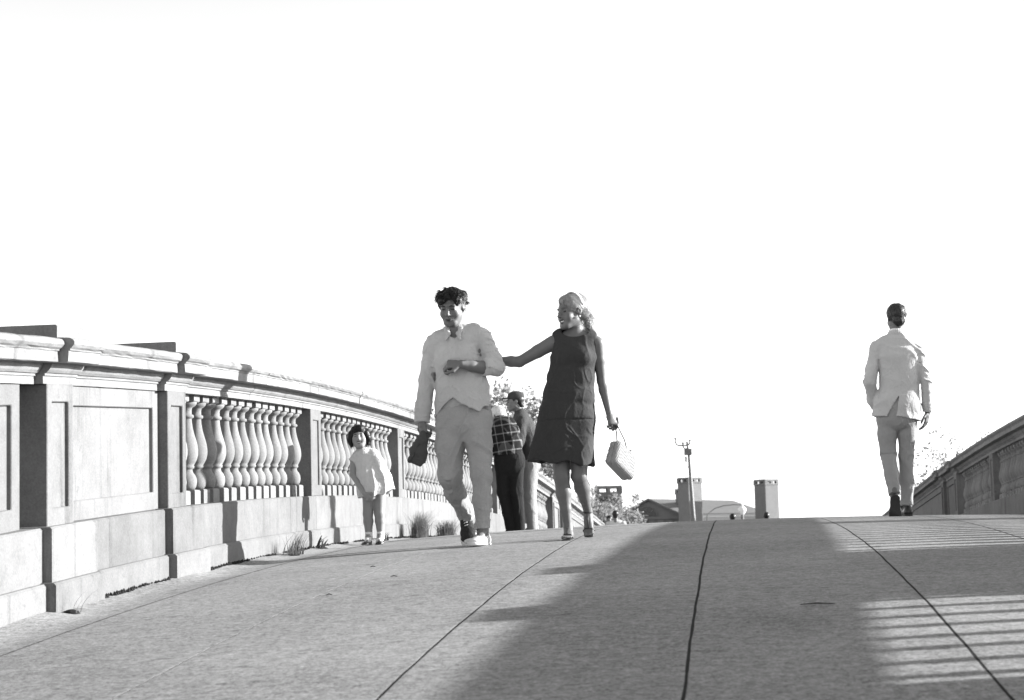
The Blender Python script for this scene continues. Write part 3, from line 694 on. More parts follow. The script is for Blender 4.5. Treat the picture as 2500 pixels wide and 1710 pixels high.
def make_man():
    T = person(-1.709, 12.4, 'dark-haired young man in untucked pale shirt and faded trousers walking with lowered head')
    # --- body
    B = SDF((-.45, -.42, -.01), (.32, .40, 1.74), .0055)
    hc = (-.104, -.046, 1.580); H = frame((-.14, -.94, -.34), (-.03, -.32, 1)); p = head(B, hc, H, 1.0)
    B.loft([p(0, -.02, -.05), (-.092, .01, 1.40), (-.088, .02, 1.34)], [.056, .058, .075], k=.02)
    B.loft([(-.08, .0, 1.36), (-.072, 0, 1.22), (-.058, 0, 1.02), (-.045, 0, .90)], [.16, .165, .15, .155], [.075, .095, .09, .10], k=.03)
    shL, elL, wrL = (-.235, .0, 1.345), (-.295, .03, 1.09), (-.322, -.01, .835)
    shR, elR, wrR = (.075, 0, 1.385), (.172, -.03, 1.155), (-.030, -.165, 1.182)
    B.loft([shL, elL], [.05, .038], k=.03); B.loft([elL, lerp(A3(elL), A3(wrL), .3), wrL], [.038, .040, .026], k=.015)
    B.loft([shR, elR], [.05, .042], k=.03); B.loft([elR, lerp(A3(elR), A3(wrR), .3), lerp(A3(elR), A3(wrR), .7), wrR], [.042, .044, .036, .029], k=.015)
    hand(B, wrL, (.08, -.12, -1), (.55, .6, 0), .98, (.75, .95, .8), thumb=-1, tcurl=.9)
    hand(B, wrR, (-1, -.12, .05), (.15, .75, -.65), 1.0, (.85, 1.0, .7), thumb=1, tcurl=.9, spread=.03)
    hL, kL, aL = (-.125, 0, .87), (-.140, -.03, .445), (-.078, .255, .200); hR, kR, aR = (.045, 0, .87), (.072, -.095, .465), (.072, -.075, .085)
    for a, b, c in ((hL, kL, aL), (hR, kR, aR)): B.loft([a, b], [.082, .056], k=.03); B.loft([b, lerp(A3(b), A3(c), .3), c], [.053, .054, .036], k=.02)
    B.loft([aL, (-.06, .19, .07)], [.036, .032], k=.02); B.loft([aR, (.06, -.14, .045)], [.036, .030], k=.02)
    B.build('body', M['skin'], T)
    face_parts(p, H, 1.0, T, FACE, brow=.0, squint=.75)
    # --- hair: tousled, parted, over the ears
    S = SDF(A3(hc) - .17, A3(hc) + .19, .0045)
    S.ell(p(0, -.024, .042), (.086, .103, .082), H, .01); S.ell(p(.025, .044, .062), (.056, .052, .032), H, .02); S.ell(p(-.05, .02, .066), (.044, .064, .043), H, .02)
    for sx in (-1, 1): S.ell(p(sx * .076, -.030, .066), (.022, .046, .034), H, .015)
    S.ell(p(.076, -.012, .022), (.018, .046, .048), H, .015); S.ell(p(-.074, -.050, .034), (.020, .036, .040), H, .015)
    S.ell(p(0, -.085, -.02), (.060, .035, .055), H, .02)
    S.ell(p(.05, .052, .060), (.034, .036, .036), H, .012); S.ell(p(0, .110, -.034), (.062, .078, .090), H, .010, 's'); S.ell(p(-.020, .106, .050), (.034, .036, .026), H, .010, 's')
    S.ell(p(-.100, .036, -.030), (.050, .068, .064), H, .010, 's'); S.ell(p(-.105, -.045, -.045), (.036, .060, .052), H, .010, 's'); S.ell(p(.095, .050, -.040), (.045, .055, .055), H, .010, 's')
    S.cut(lambda X, Y, Z: -(Z - 1.47) + 0 * X + 0 * Y)
    S.disp(lambda P: lumps(P, 75, .0075, 4) + lumps(P, 150, .004, 9))
    c0 = p(.02, -.02, .11)
    hair_obj(S, M['hair_dark'], T, 2600, .040, lambda q: np.array([[0, 0, -.9]]) + (q - c0) * np.array([9, 9, 3]) + np.array(H[:, 0])[None, :] * .35, .0020, 5, .12, .45, jit=.33, sel=lambda q: (((q - np.array(hc)) @ H)[:, 1] < .035 + 1.2 * np.maximum(0, ((q - np.array(hc)) @ H)[:, 2] - .05)) & ((((q - np.array(hc)) @ H)[:, 2] > .055) | (((q - np.array(hc)) @ H)[:, 1] < -.07)))
    # --- shirt
    S = SDF((-.46, -.26, .78), (.30, .22, 1.50), .005)
    S.loft([(-.088, .020, 1.425), (-.084, .014, 1.402), (-.078, .006, 1.35), (-.070, .0, 1.22), (-.055, -.005, 1.05), (-.048, 0, .93), (-.050, 0, .80)], [.06, .105, .168, .172, .170, .182, .200], [.052, .070, .098, .118, .116, .130, .144], k=.02, ki=.03)
    S.ell((-.092, -.075, 1.425), (.036, .060, .066), None, .010, 's')
    S.loft([(-.20, .0, 1.365), (-.246, .005, 1.31)], [.060, .064], k=.04); S.loft([(.04, .0, 1.405), (.094, .0, 1.355)], [.060, .064], k=.04)
    S.loft([(-.240, .005, 1.33), (-.290, .03, 1.10), (-.318, .005, .92), (-.325, -.005, .818)], [.064, .058, .053, .049], k=.018, flat=(0, 1), ki=.02)
    S.loft([(.090, 0, 1.375), (.158, -.015, 1.22), (.178, -.03, 1.165)], [.064, .060, .059], k=.018, ki=.02)
    S.loft([(.183, -.03, 1.160), (.108, -.085, 1.168)], [.058, .053], k=.012, flat=(0, 1))
    S.loft([(.140, -.060, 1.165), (.116, -.080, 1.168)], [.061, .059], k=.006, flat=(1, 1))
    hem = [(-.30, .86), (-.245, .842), (-.215, .860), (-.165, .915), (-.098, .972), (-.04, .926), (.01, .900), (.055, .880), (.075, .878), (.10, .908), (.16, .925)]
    def cutf(X, Y, Z):
        zf = pw(X, hem); zb = pw(X, [(-.3, .86), (-.05, .83), (.2, .90)]); t = np.clip((Y + .02) / .08, 0, 1); d = (zf * (1 - t) + zb * t) - Z
        arm = (X < -.262 + (1.1 - Z) * .03) & (X < -.22); return np.where(arm, -1.0, d)
    S.cut(cutf, .004)
    xc = lambda z: -.094 + (1.4 - z) * -.01
    def shirt_d(P):
        d = folds(P, 26, .0085, 21, (1.2, .4, .5)) + folds(P, 60, .0042, 8, (1, .5, .6))
        arm = np.clip((-.20 - P[:, 0]) / .05, 0, 1) + np.clip((P[:, 0] - .09) / .05, 0, 1); d += np.clip((P[:, 0] - .09) / .05, 0, 1) * folds(P, 52, .006, 33, (.4, .4, 1.6)) + np.clip((-.20 - P[:, 0]) / .05, 0, 1) * folds(P, 30, .003, 33, (1, 1, .4))
        pl_ = (P[:, 1] < -.03) & (np.abs(P[:, 0] - xc(P[:, 2])) < .017) & (P[:, 2] < 1.38); d -= pl_ * .0028
        seam = np.abs(np.abs(P[:, 0] - xc(P[:, 2])) - .017) < .003; d += (seam & (P[:, 1] < -.03) & (P[:, 2] < 1.38)) * .002
        d -= np.exp(-((P[:, 2] - 1.03) / .05) ** 2) * np.clip(P[:, 0] - .05, 0, .1) * .10          # blousing
        d += np.exp(-(((P[:, 0] - .075) / .014) ** 2)) * np.exp(-((P[:, 2] - 1.26) / .06) ** 2) * (P[:, 1] < 0) * .014
        d += np.exp(-(((P[:, 0] + .225 - (P[:, 2] - 1.2) * .0) / .012) ** 2)) * np.exp(-((P[:, 2] - 1.13) / .10) ** 2) * .012
        return d
    S.disp(shirt_d); o = S.build('shirt', M['shirt'], T)
    C = SDF((-.22, -.14, 1.34), (.04, .12, 1.50), .004)
    ring = [(-.090 + .073 * math.sin(a), .010 - .070 * math.cos(a), 1.424 + .022 * (1 - math.cos(a)) / 2) for a in np.linspace(.75, 5.53, 20)]
    C.loft(ring, .020, .009, side=(0, 0.0, 1), k=.004, ki=.006)
    for sx in (-1, 1): C.loft([(-.090 + sx * .052, -.042, 1.432), (-.090 + sx * .034, -.088, 1.396), (-.090 + sx * .050, -.112, 1.350)], [.016, .018, .007], [.009, .010, .009], side=(1, 0, 0), k=.006)
    C.build('collar', M['shirt'], o)
    for z in (1.30, 1.225, 1.12, 1.045): blob('button', (xc(z) + .001, -.128 if z > 1.2 else -.133, z), (.0035, .0025, .0035), M['undershirt'], o)
    U = SDF((-.28, -.20, .84), (.20, .18, 1.42), .0065)
    U.loft([(-.086, .0, 1.40), (-.07, .0, 1.2), (-.05, 0, .98), (-.048, 0, .84)], [.065, .148, .158, .173], [.060, .096, .104, .122], k=.02, ki=.03)
    U.cut(lambda X, Y, Z: pw(X, [(-.25, .865), (-.05, .915), (.03, .925), (.15, .92)]) - Z + 0 * Y); U.disp(lambda P: folds(P, 30, .005, 3)); U.build('undershirt', M['undershirt'], T)
    # --- trousers
    S = SDF((-.28, -.24, .06), (.21, .36, 1.0), .0055)
    S.loft([(-.046, 0, .96), (-.046, 0, .89), (-.046, .005, .80)], [.142, .155, .182], [.098, .106, .126], k=.02, ki=.03, flat=(1, 0))
    S.loft([(-.130, .0, .84), (-.138, -.01, .66), (-.142, -.03, .46), (-.125, .06, .36), (-.078, .235, .215), (-.074, .25, .195)], [.105, .094, .074, .066, .056, .055], k=.025, ki=.035, flat=(0, 1))
    S.loft([(.040, .0, .84), (.060, -.04, .66), (.074, -.095, .46), (.076, -.09, .28), (.073, -.078, .105)], [.104, .088, .066, .057, .052], k=.02, ki=.035, flat=(0, 1))
    def tro_d(P):
        d = folds(P, 24, .0095, 61, (.8, .6, 1)) + folds(P, 60, .0035, 62)
        kn = np.exp(-((P[:, 2] - .45) / .07) ** 2) + .8 * np.exp(-((P[:, 2] - .80) / .06) ** 2) + .7 * np.exp(-((P[:, 2] - .17) / .06) ** 2); d += kn * folds(P, 48, .010, 64, (.5, .5, 1.8))
        fly = np.exp(-((P[:, 0] + .045 + .0 * P[:, 2]) / .006) ** 2) * (P[:, 1] < -.05) * (P[:, 2] > .78); return d + fly * .003
    S.disp(tro_d); S.build('trousers', M['chino'], T)
    # --- shoes
    o = shoe(T, (.082, .0, .0), (.038, -.285, .0), (0, 0, 1), M['canvas_sunlit'], M['rubber'], 1, .050, .075, sole_t=.022, laces=M['white'], cap=M['rubber']); o['label'] = 'pale canvas sneaker flat on the ground'
    o = shoe(T, (-.083, .305, .165), (-.042, .125, -.002), (-.10, -.62, .72), M['canvas_dark'], M['rubber'], 1, .050, .078, sole_t=.022, laces=M['white'], cap=M['rubber']); o['label'] = 'dark canvas sneaker with raised heel'
    # --- cloth bag in the hanging hand
    S = SDF((-.52, -.14, .44), (-.22, .10, .80), .0045)
    S.loft([(-.310, -.035, .745), (-.322, -.03, .70), (-.345, -.03, .63), (-.362, -.03, .565)], [.024, .038, .058, .060], [.020, .024, .028, .022], side=(.86, 0, .5), k=.01, ki=.02)
    S.loft([(-.405, -.03, .575), (-.335, -.03, .540)], [.022, .018], [.018, .016], k=.012)
    S.disp(lambda P: folds(P, 40, .007, 5, (1.2, .5, .3)) + folds(P, 85, .003, 6))
    bag = empty('cloth_bag', Vector(T.location) + Vector((-.35, -.03, .53))); tag(bag, 'dark folded cloth bag hanging from the hand of the man in pale shirt', 'bag')
    me = S.mesh('bag_body'); me.transform(Matrix.Translation((.35, .03, -.53))); bo = link('bag_body', me, M['bagcloth'], bag)
    mb = MB(); mb.tube([(.035, -.012, .20), (.010, -.030, .15), (-.030, -.030, .07), (-.055, -.028, .03)], [.005, .004, .004, .004], 6); mb.build('seam_fold', M['bagcloth'], bag, True)
make_man()

def make_woman():
    T = person(-1.087, 12.5, 'fair-haired woman in sleeveless dark dress and sandals reaching for the young man\'s arm')
    B = SDF((-.66, -.28, -.02), (.40, .36, 1.66), .0055)
    hc = (.060, -.025, 1.500); H = frame((-.74, -.66, -.03), (-.10, 0, 1)); p = head(B, hc, H, .955, female=True, smile=True)
    B.loft([p(0, -.025, -.05), (.082, .01, 1.35), (.080, .01, 1.30)], [.047, .049, .07], k=.02)
    B.loft([(-.030, .005, 1.325), (.045, .010, 1.352), (.080, .010, 1.360), (.118, .010, 1.350), (.190, .005, 1.318)], [.034, .036, .040, .036, .034], k=.025)
    B.loft([(.080, .0, 1.315), (.070, 0, 1.20), (.045, 0, 1.02), (.028, 0, .88), (.025, 0, .78)], [.135, .135, .115, .145, .15], [.06, .085, .085, .10, .105], k=.03)
    shL, elL, wrL = (-.070, .0, 1.305), (-.300, .01, 1.187), (-.480, -.015, 1.200); shR, elR, wrR = (.225, .0, 1.290), (.244, .045, 1.045), (.288, .0, .828)
    B.loft([shL, lerp(A3(shL), A3(elL), .45), elL], [.050, .043, .035], k=.03); B.loft([elL, lerp(A3(elL), A3(wrL), .3), wrL], [.035, .036, .023], k=.015)
    B.loft([shR, lerp(A3(shR), A3(elR), .45), elR], [.046, .039, .032], k=.03); B.loft([elR, lerp(A3(elR), A3(wrR), .3), wrR], [.032, .034, .022], k=.015)
    hand(B, wrL, (-1, -.35, .02), (.2, -.6, -.8), .88, (.35, .45, .4), thumb=1)
    hand(B, wrR, (.32, -.15, -1), (-.5, .8, 0), .88, (.45, .95, .8), thumb=1, tcurl=.9)
    hL, kL, aL = (-.045, 0, .80), (-.034, -.060, .405), (-.002, -.030, .075); hR, kR, aR = (.100, 0, .80), (.082, -.035, .410), (.113, .215, .180)
    for a, b, c in ((hL, kL, aL), (hR, kR, aR)):
        B.loft([a, lerp(A3(a), A3(b), .6), b], [.082, .062, .049], k=.03); m1 = lerp(A3(b), A3(c), .30) + A3((0, .012, 0)); m2 = lerp(A3(b), A3(c), .62)
        B.loft([b, m1, m2, c], [.046, .052, .036, .027], k=.02)
    # bare feet with toes
    def foot(heel, ball, toe, lat, s=.9):
        heel, ball, toe, lat = map(A3, (heel, ball, toe, lat)); B.loft([heel, lerp(heel, ball, .5) + A3((0, 0, .008)), ball], [.026, .026, .034], [.024, .022, .013], side=lat, k=.015)
        for i, (o_, r_, e_) in enumerate(((-.022, .0105, 1.0), (-.008, .0085, .98), (.004, .008, .88), (.015, .0075, .76), (.025, .007, .62))):
            B.loft([ball + lat * o_, lerp(ball, toe, e_) + lat * o_ * 1.05], r_, k=.003)
    foot((.006, .005, .030), (.000, -.125, .018), (-.004, -.175, .014), (1, 0, 0)); B.loft([aL, (.0, -.055, .040)], [.027, .028], k=.02)
    foot((.114, .230, .158), (.118, .165, .060), (.119, .140, .026), (1, 0, 0)); B.loft([aR, (.117, .190, .110)], [.027, .027], k=.02)
    B.build('body', M['skin'], T)
    face_parts(p, H, .955, T, FACEF, smile=True)
    # hair swept back, ponytail, headband, earring
    S = SDF((-.08, -.17, 1.30), (.26, .18, 1.66), .0045); s = .955
    S.ell(p(0, -.030, .048), (.084, .100, .088), H, .01); S.ell(p(0, .02, .085), (.066, .060, .035), H, .02)
    for sx in (-1, 1): S.ell(p(sx * .068, .005, .040), (.018, .045, .045), H, .015); S.ell(p(sx * .060, -.062, -.005), (.03, .04, .045), H, .02)
    S.ell(p(0, .105, -.025), (.060, .066, .086), H, .010, 's')
    for sx in (-1, 1): S.ell(p(sx * .082, .005, -.012), (.016, .026, .030), H, .006, 's')
    pt = p(0, -.105, .02); S.loft([pt, p(.02, -.145, -.02), p(.03, -.160, -.075), p(.045, -.150, -.135)], [.018, .020, .014, .006], k=.015, ki=.02)
    S.disp(lambda P: lumps(P, 60, .004, 14, (1, 1, .4)) + lumps(P, 140, .0028, 19))
    c0 = p(0, .06, .10); bk = p(0, -.11, .0); S0 = S
    hair_obj(S, M['hair_fair'], T, 2200, .05, lambda q: nrm2(bk - q) * 1.0 + np.array([[0, 0, -.35]]), .0016, 6, .08, .2, jit=.15)
    Nn = vnormals(S.P, S.F); lc = (S.P - np.array(hc)) @ H; sl_ = (lc[:, 1] < -.085) & (lc[:, 2] < .06)
    V2, F2 = strands(S.P[sl_], Nn[sl_], 650, .085, lambda q: np.array([[.28, .1, -1.]]), .0017, 61, .35, .9, .32); link('loose_hair', mesh_np('loose_hair', V2, F2, True), M['hair_fair'], T)
    mb = MB(); pts = [p(.092 * math.sin(a), -.005 - .035 * abs(math.sin(a)) , .010 + .132 * math.cos(a)) if abs(a) < 9 else None for a in np.linspace(-1.45, 1.45, 22)]
    Vb = []; Fb = []
    for a in np.linspace(-1.50, 1.50, 24):
        for w_ in (-.011, .011): Vb.append(p(.0945 * math.sin(a), -.012 + w_ - .028 * (1 - math.cos(a)), .036 + .1085 * math.cos(a)))
    for i in range(23): Fb.append((2 * i, 2 * i + 1, 2 * i + 3, 2 * i + 2))
    hb = mesh_py('headband', Vb, Fb, True); ob = link('headband', hb, M['white'], T); md = ob.modifiers.new('thick', 'SOLIDIFY'); md.thickness = .006; md.offset = 0
    for sx in (-1, 1): blob('earring', p(sx * .082, -.008, -.040), (.005, .005, .007), M['white'], T)
    # dress
    S = SDF((-.30, -.24, .44), (.30, .24, 1.40), .005)
    secs = [((.082, .004, 1.362), .135, .048), ((.081, .002, 1.335), .160, .070), ((.076, 0, 1.28), .150, .092), ((.066, -.004, 1.215), .152, .108), ((.046, 0, 1.07), .150, .108), ((.026, 0, .95), .165, .122), ((.012, 0, .80), .184, .138), ((-.040, 0, .46), .228, .166)]
    S.loft([q[0] for q in secs], [q[1] for q in secs], [q[2] for q in secs], k=.01, ki=.03, flat=(0, 1))
    for sx in (.012, .128): S.ell((sx, -.078, 1.205), (.052, .050, .055), None, .035)
    S.ell((.082, -.01, 1.372), (.088, .10, .044), None, .010, 's')                 # boat neckline
    S.loft([(-.110, 0, 1.40), (-.102, 0, 1.255)], [.034, .046], [.085, .075], side=(1, 0, 0), k=.008, op='s'); S.loft([(.268, 0, 1.40), (.250, 0, 1.240)], [.034, .042], [.085, .075], side=(1, 0, 0), k=.008, op='s')
    S.cut(lambda X, Y, Z: (.503 - .095 * X + .003 * np.sin(X * 22 + 1) + 0 * Y) - Z)
    def dress_d(P):
        th = np.arctan2(P[:, 1], P[:, 0]); lowr = np.clip((.95 - P[:, 2]) / .4, 0, 1)
        d = lowr * .010 * np.sin(5 * th + 1.3 + 2 * np.sin(P[:, 2] * 5)) + folds(P, 17, .008, 43, (1, .6, .45)) + folds(P, 42, .003, 44)
        d += np.exp(-((P[:, 2] - .860 - .03 * np.sin(P[:, 0] * 14)) / .022) ** 2) * folds(P, 45, .008, 46, (.4, .4, 2))
        d -= .003 * ((P[:, 2] > .785) & (P[:, 2] < 1.0) & ((np.abs(P[:, 0] + .055) < .065) | (np.abs(P[:, 0] - .125) < .065)) & (P[:, 1] < 0))      # patch pockets
        d += .003 * (np.abs(P[:, 2] - .782 - .015 * (P[:, 0])) < .005)
        return d
    S.disp(dress_d)
    S.loft([(-.004, 0, .74), (-.014, 0, .60), (-.026, 0, .40)], [.145, .156, .164], [.100, .110, .118], k=.004, ki=.02, op='s')
    S.build('dress', M['dress'], T)
    # sandals: thin sole, straps
    def sandal(heel, ball, toe, up, ank):
        heel, ball, toe, up, ank = map(A3, (heel, ball, toe, up, ank)); S = SDF(np.minimum(heel, toe) - .07, np.maximum(heel, toe) + .07, .0035); n_ = nrm(up)
        S.loft([heel - n_ * .028, ball - n_ * .021, toe - n_ * .018], [.028, .038, .032], [.0075, .0065, .006], side=(1, 0, 0), k=.004)
        o = S.build('sandal', M['leather_brown'], T); mb = MB()
        ring = [ank + A3((.031 * math.cos(a), .031 * math.sin(a), .004 * math.sin(a))) for a in np.linspace(0, 6.283, 17)]; mb.tube(ring, .0045, 6); mb.build('ankle_strap', M['leather_brown'], o, True)
        mb = MB(); mb.tube([ank + A3((0, -.030, -.004)), lerp(ank, ball, .55) + n_ * .026 + A3((0, -.01, 0)), ball + n_ * .016], .004, 6)
        mb.tube([ball - A3((.038, 0, 0)) - n_ * .012, ball - A3((.022, 0, 0)) + n_ * .014, ball + A3((.022, 0, 0)) + n_ * .014, ball + A3((.038, 0, 0)) - n_ * .012], .005, 6); mb.build('toe_strap', M['leather_brown'], o, True)
    sandal((.006, .012, .030), (.000, -.125, .018), (-.004, -.180, .015), (0, 0, 1), (-.001, -.022, .082)); sandal((.114, .235, .156), (.118, .165, .062), (.119, .136, .026), (0, -.82, .57), (.113, .205, .178))
    # woven handbag
    a_ = nrm((.40, .80, -.42)); w_ = nrm((.915, -.398, 0)); u_ = np.cross(w_, a_); R = np.stack([w_, a_, u_], 1)
    Lb, Wb, Hb = .285, .100, .175
    org = A3((.279, -.02, .498)); ctr = org + a_ * Lb / 2 + u_ * Hb / 2
    S = SDF(ctr - .21, ctr + .21, .0032); X, Y, Z = S._g((slice(None),) * 3); q = [(X - ctr[0]) * R[0, i] + (Y - ctr[1]) * R[1, i] + (Z - ctr[2]) * R[2, i] for i in range(3)]
    tp = 1 - .16 * (q[2] / Hb + .5); rr = .026
    dx = np.abs(q[0]) - (Wb / 2 * tp - rr); dy = np.abs(q[1]) - (Lb / 2 * (1 - .10 * (q[2] / Hb + .5)) - rr); dz = np.abs(q[2]) - (Hb / 2 - rr)
    S.V = (np.sqrt(np.maximum(dx, 0) ** 2 + np.maximum(dy, 0) ** 2 + np.maximum(dz, 0) ** 2) + np.minimum(np.maximum(np.maximum(dx, dy), dz), 0) - rr).astype(np.float32)
    def weave(P):
        l = (P - ctr) @ R; k1 = 2 * math.pi / .017
        d = .0042 * (np.sin(l[:, 2] * k1) * np.sin((l[:, 1] + l[:, 0]) * k1 + (np.floor(l[:, 2] / .017) % 2) * math.pi)) + .0015 * np.sin(l[:, 2] * k1 * 2)
        d += .010 * np.exp(-(l[:, 0] / .0045) ** 2) * (np.abs(l[:, 1]) > Lb * .36); return d
    S.disp(weave)
    bag = empty('handbag', Vector(T.location) + Vector([float(v) for v in org])); tag(bag, 'woven basket handbag dangling from the woman\'s hand', 'handbag')
    me = S.mesh('basket', 0); me.transform(Matrix.Translation([-float(v) for v in org])); link('basket', me, mat_simple('woven_straw', .34, .7, .3, .3, 60, 200, .3, .002), bag)
    hd = A3((.330, -.020, .745)) - org; mb = MB(); f_ = lambda a, b, c: a_ * a + w_ * b + u_ * c
    mb.tube([f_(.055, .0, Hb - .006), hd * .55 + f_(.03, 0, Hb * .45), hd + A3((-.006, 0, .0)), hd + A3((.012, .01, -.004)), hd * .5 + f_(.14, 0, Hb * .55), f_(.215, .0, Hb - .008)], .0042, 6); mb.build('handle', M['leather_brown'], bag, True)
    mb = MB(); mb.box(tuple(f_(.19, .02, Hb + .004)), (.03, .012, .01)); mb.build('clasp', M['leather_brown'], bag)
def nrm2(v): return v / (np.linalg.norm(v, axis=1)[:, None] + 1e-9)
make_woman()

def make_jacket_man():
    T = person(1.402, 16.4, 'tall man in a pale jacket and grey trousers walking away, one hand in pocket')
    B = SDF((-.30, -.34, -.01), (.34, .28, 1.82), .006)
    hc = (.036, .010, 1.690); H = frame((-.22, 1, -.02)); p = head(B, hc, H, .93)
    B.loft([p(0, -.02, -.05), (.030, -.005, 1.53), (.03, 0, 1.46)], [.052, .054, .075], k=.02)
    B.loft([(.032, .0, 1.45), (.035, 0, 1.30), (.03, 0, 1.08), (.02, 0, .92)], [.15, .155, .135, .145], [.075, .09, .085, .10], k=.03)
    shL, elL, wrL = (-.130, .0, 1.440), (-.215, -.03, 1.145), (-.165, .10, .955); shR, elR, wrR = (.200, 0, 1.410), (.256, -.02, 1.140), (.266, .03, .880)
    for a, b, c in ((shL, elL, wrL), (shR, elR, wrR)): B.loft([a, b], [.048, .036], k=.03); B.loft([b, c], [.036, .025], k=.015)
    hand(B, wrR, (-.16, .05, -1), (-.8, .4, 0), .98, (.25, .4, .35), thumb=-1, spread=.06)
    hand(B, wrL, (.2, .3, -1), (1, 0, 0), .95, (.3, .4, .3), thumb=1)
    hL, kL, aL = (-.055, 0, .90), (-.075, .02, .520), (-.060, -.210, .200); hR, kR, aR = (.085, 0, .90), (.072, .05, .510), (.060, .02, .090)
    for a, b, c in ((hL, kL, aL), (hR, kR, aR)): B.loft([a, b], [.080, .052], k=.03); B.loft([b, lerp(A3(b), A3(c), .3), c], [.050, .050, .034], k=.02)
    B.loft([aL, (-.058, -.165, .09)], [.034, .03], k=.02); B.loft([aR, (.06, .09, .045)], [.034, .03], k=.02)
    B.build('body', M['skin'], T); face_parts(p, H, .93, T, FACE)
    S = SDF(A3(hc) - .15, A3(hc) + .15, .0045)
    S.ell(p(0, -.022, .042), (.083, .104, .088), H, .01); S.ell(p(0, .05, .075), (.06, .05, .035), H, .02); S.ell(p(0, -.085, -.028), (.056, .028, .045), H, .02)
    S.ell(p(0, .105, -.035), (.07, .075, .095), H, .012, 's')
    for sx in (-1, 1): S.ell(p(sx * .084, .004, -.018), (.022, .040, .040), H, .008, 's')
    S.disp(lambda P: lumps(P, 55, .003, 14, (1, 1, .4)) + lumps(P, 140, .002, 19)); c0 = p(0, -.02, .12)
    hair_obj(S, M['hair_brown'], T, 1500, .028, lambda q: np.array([[0, 0, -.9]]) + (q - c0) * 5, .0018, 7, .08, .2, jit=.2)
    # jacket with centre vent
    S = SDF((-.30, -.24, .78), (.36, .26, 1.60), .005)
    S.loft([(.030, .0, 1.555), (.031, -.002, 1.525), (.033, .0, 1.47), (.034, -.005, 1.36), (.036, .0, 1.14), (.010, .0, .95), (-.004, .0, .82)], [.058, .085, .168, .186, .172, .196, .212], [.056, .066, .092, .118, .114, .132, .145], k=.02, ki=.03, flat=(0, 1))
    S.loft([(-.08, .0, 1.480), (-.142, -.005, 1.435)], [.055, .062], k=.03); S.loft([(.145, .0, 1.460), (.208, -.005, 1.405)], [.055, .062], k=.03)
    S.loft([(-.138, -.003, 1.42), (-.212, -.03, 1.145), (-.185, .06, 1.0), (-.168, .095, .955)], [.068, .056, .052, .05], k=.012, ki=.02)
    S.loft([(.202, -.003, 1.395), (.256, -.02, 1.14), (.266, .028, .878)], [.066, .054, .046], k=.012, ki=.02, flat=(0, 1))
    def cutf(X, Y, Z):
        hemz = pw(X, [(-.22, .852), (-.09, .842), (0, .842), (.19, .800)]); d = np.where((X > .222) & (Z < 1.2), -1.0, hemz - Z)
        t = np.clip((1.055 - Z) / .21, 0, 1); cx_ = .034 - t * .084; half = t * .038 - .001
        return np.maximum(d, np.where((Y < -.02) & (Z < 1.05), half - np.abs(X - cx_), -1.0))
    S.cut(cutf, .003)
    def jd(P):
        d = folds(P, 24, .0065, 71, (1, .5, .8)) + folds(P, 55, .003, 72); arm = np.clip((P[:, 0] - .20) / .04, 0, 1) + np.clip((-.15 - P[:, 0]) / .04, 0, 1)
        d += np.clip(arm, 0, 1) * folds(P, 48, .006, 73, (.5, .5, 1.5))
        d += .012 * np.exp(-((P[:, 0] + .135 + (1.2 - P[:, 2]) * .02) / .012) ** 2) * (P[:, 2] < 1.33) * (P[:, 2] > 1.0) + .010 * np.exp(-((P[:, 0] - .213) / .010) ** 2) * (P[:, 2] < 1.30) * (P[:, 2] > .95)
        d += .0016 * np.exp(-((P[:, 0] - .034) / .005) ** 2) * (P[:, 1] < 0) * (P[:, 2] > 1.05); return d
    S.disp(jd); o = S.build('jacket', M['jacket'], T)
    C = SDF((-.08, -.13, 1.48), (.14, .10, 1.62), .004); ring = [(.031 + .066 * math.sin(a), .0 - .064 * math.cos(a), 1.545 + .014 * math.cos(a)) for a in np.linspace(-2.4, 2.4, 18)]
    C.loft(ring, .024, .010, side=(0, 0, 1), k=.004, ki=.006); C.build('collar', M['jacket'], o)
    C = SDF((-.06, -.10, 1.53), (.12, .10, 1.66), .004); ring = [(.031 + .058 * math.sin(a), .0 - .056 * math.cos(a), 1.577 + .010 * math.cos(a)) for a in np.linspace(-2.7, 2.7, 18)]
    C.loft(ring, .012, .007, side=(0, 0, 1), k=.004, ki=.006); C.build('shirt_collar', M['white'], T)
    S = SDF((-.24, -.32, .06), (.24, .20, 1.02), .0055)
    S.loft([(.008, 0, 1.0), (.005, 0, .92), (.003, 0, .84)], [.150, .172, .176], [.11, .122, .125], k=.02, ki=.03, flat=(1, 0))
    S.loft([(-.075, .0, .88), (-.085, .01, .70), (-.085, .015, .53), (-.072, -.10, .35), (-.060, -.205, .175)], [.094, .078, .064, .058, .056], k=.012, ki=.03, flat=(0, 1))
    S.loft([(.085, .0, .88), (.082, .03, .70), (.072, .048, .52), (.064, .03, .30), (.057, .015, .088)], [.092, .076, .060, .056, .055], k=.008, ki=.03, flat=(0, 1))
    def td(P):
        kn = np.exp(-((P[:, 2] - .53) / .05) ** 2); return folds(P, 20, .006, 81, (1, .6, .6)) + folds(P, 48, .003, 82) + kn * folds(P, 50, .008, 83, (.5, .5, 1.8)) + .010 * np.exp(-((P[:, 2] - .525) / .010) ** 2) * (P[:, 0] < .0) * (P[:, 1] < .0)
    S.disp(td); S.build('trousers', M['slacks'], T)
    shoe(T, (.062, -.055, .0), (.050, .235, .0), (0, 0, 1), M['leather'], M['leather_brown'], 1, .046, .07, sole_t=.012)
    shoe(T, (-.062, -.275, .165), (-.062, -.120, -.055), (.0, .82, .57), M['leather'], M['leather_brown'], 1, .047, .07, sole_t=.012)
make_jacket_man()

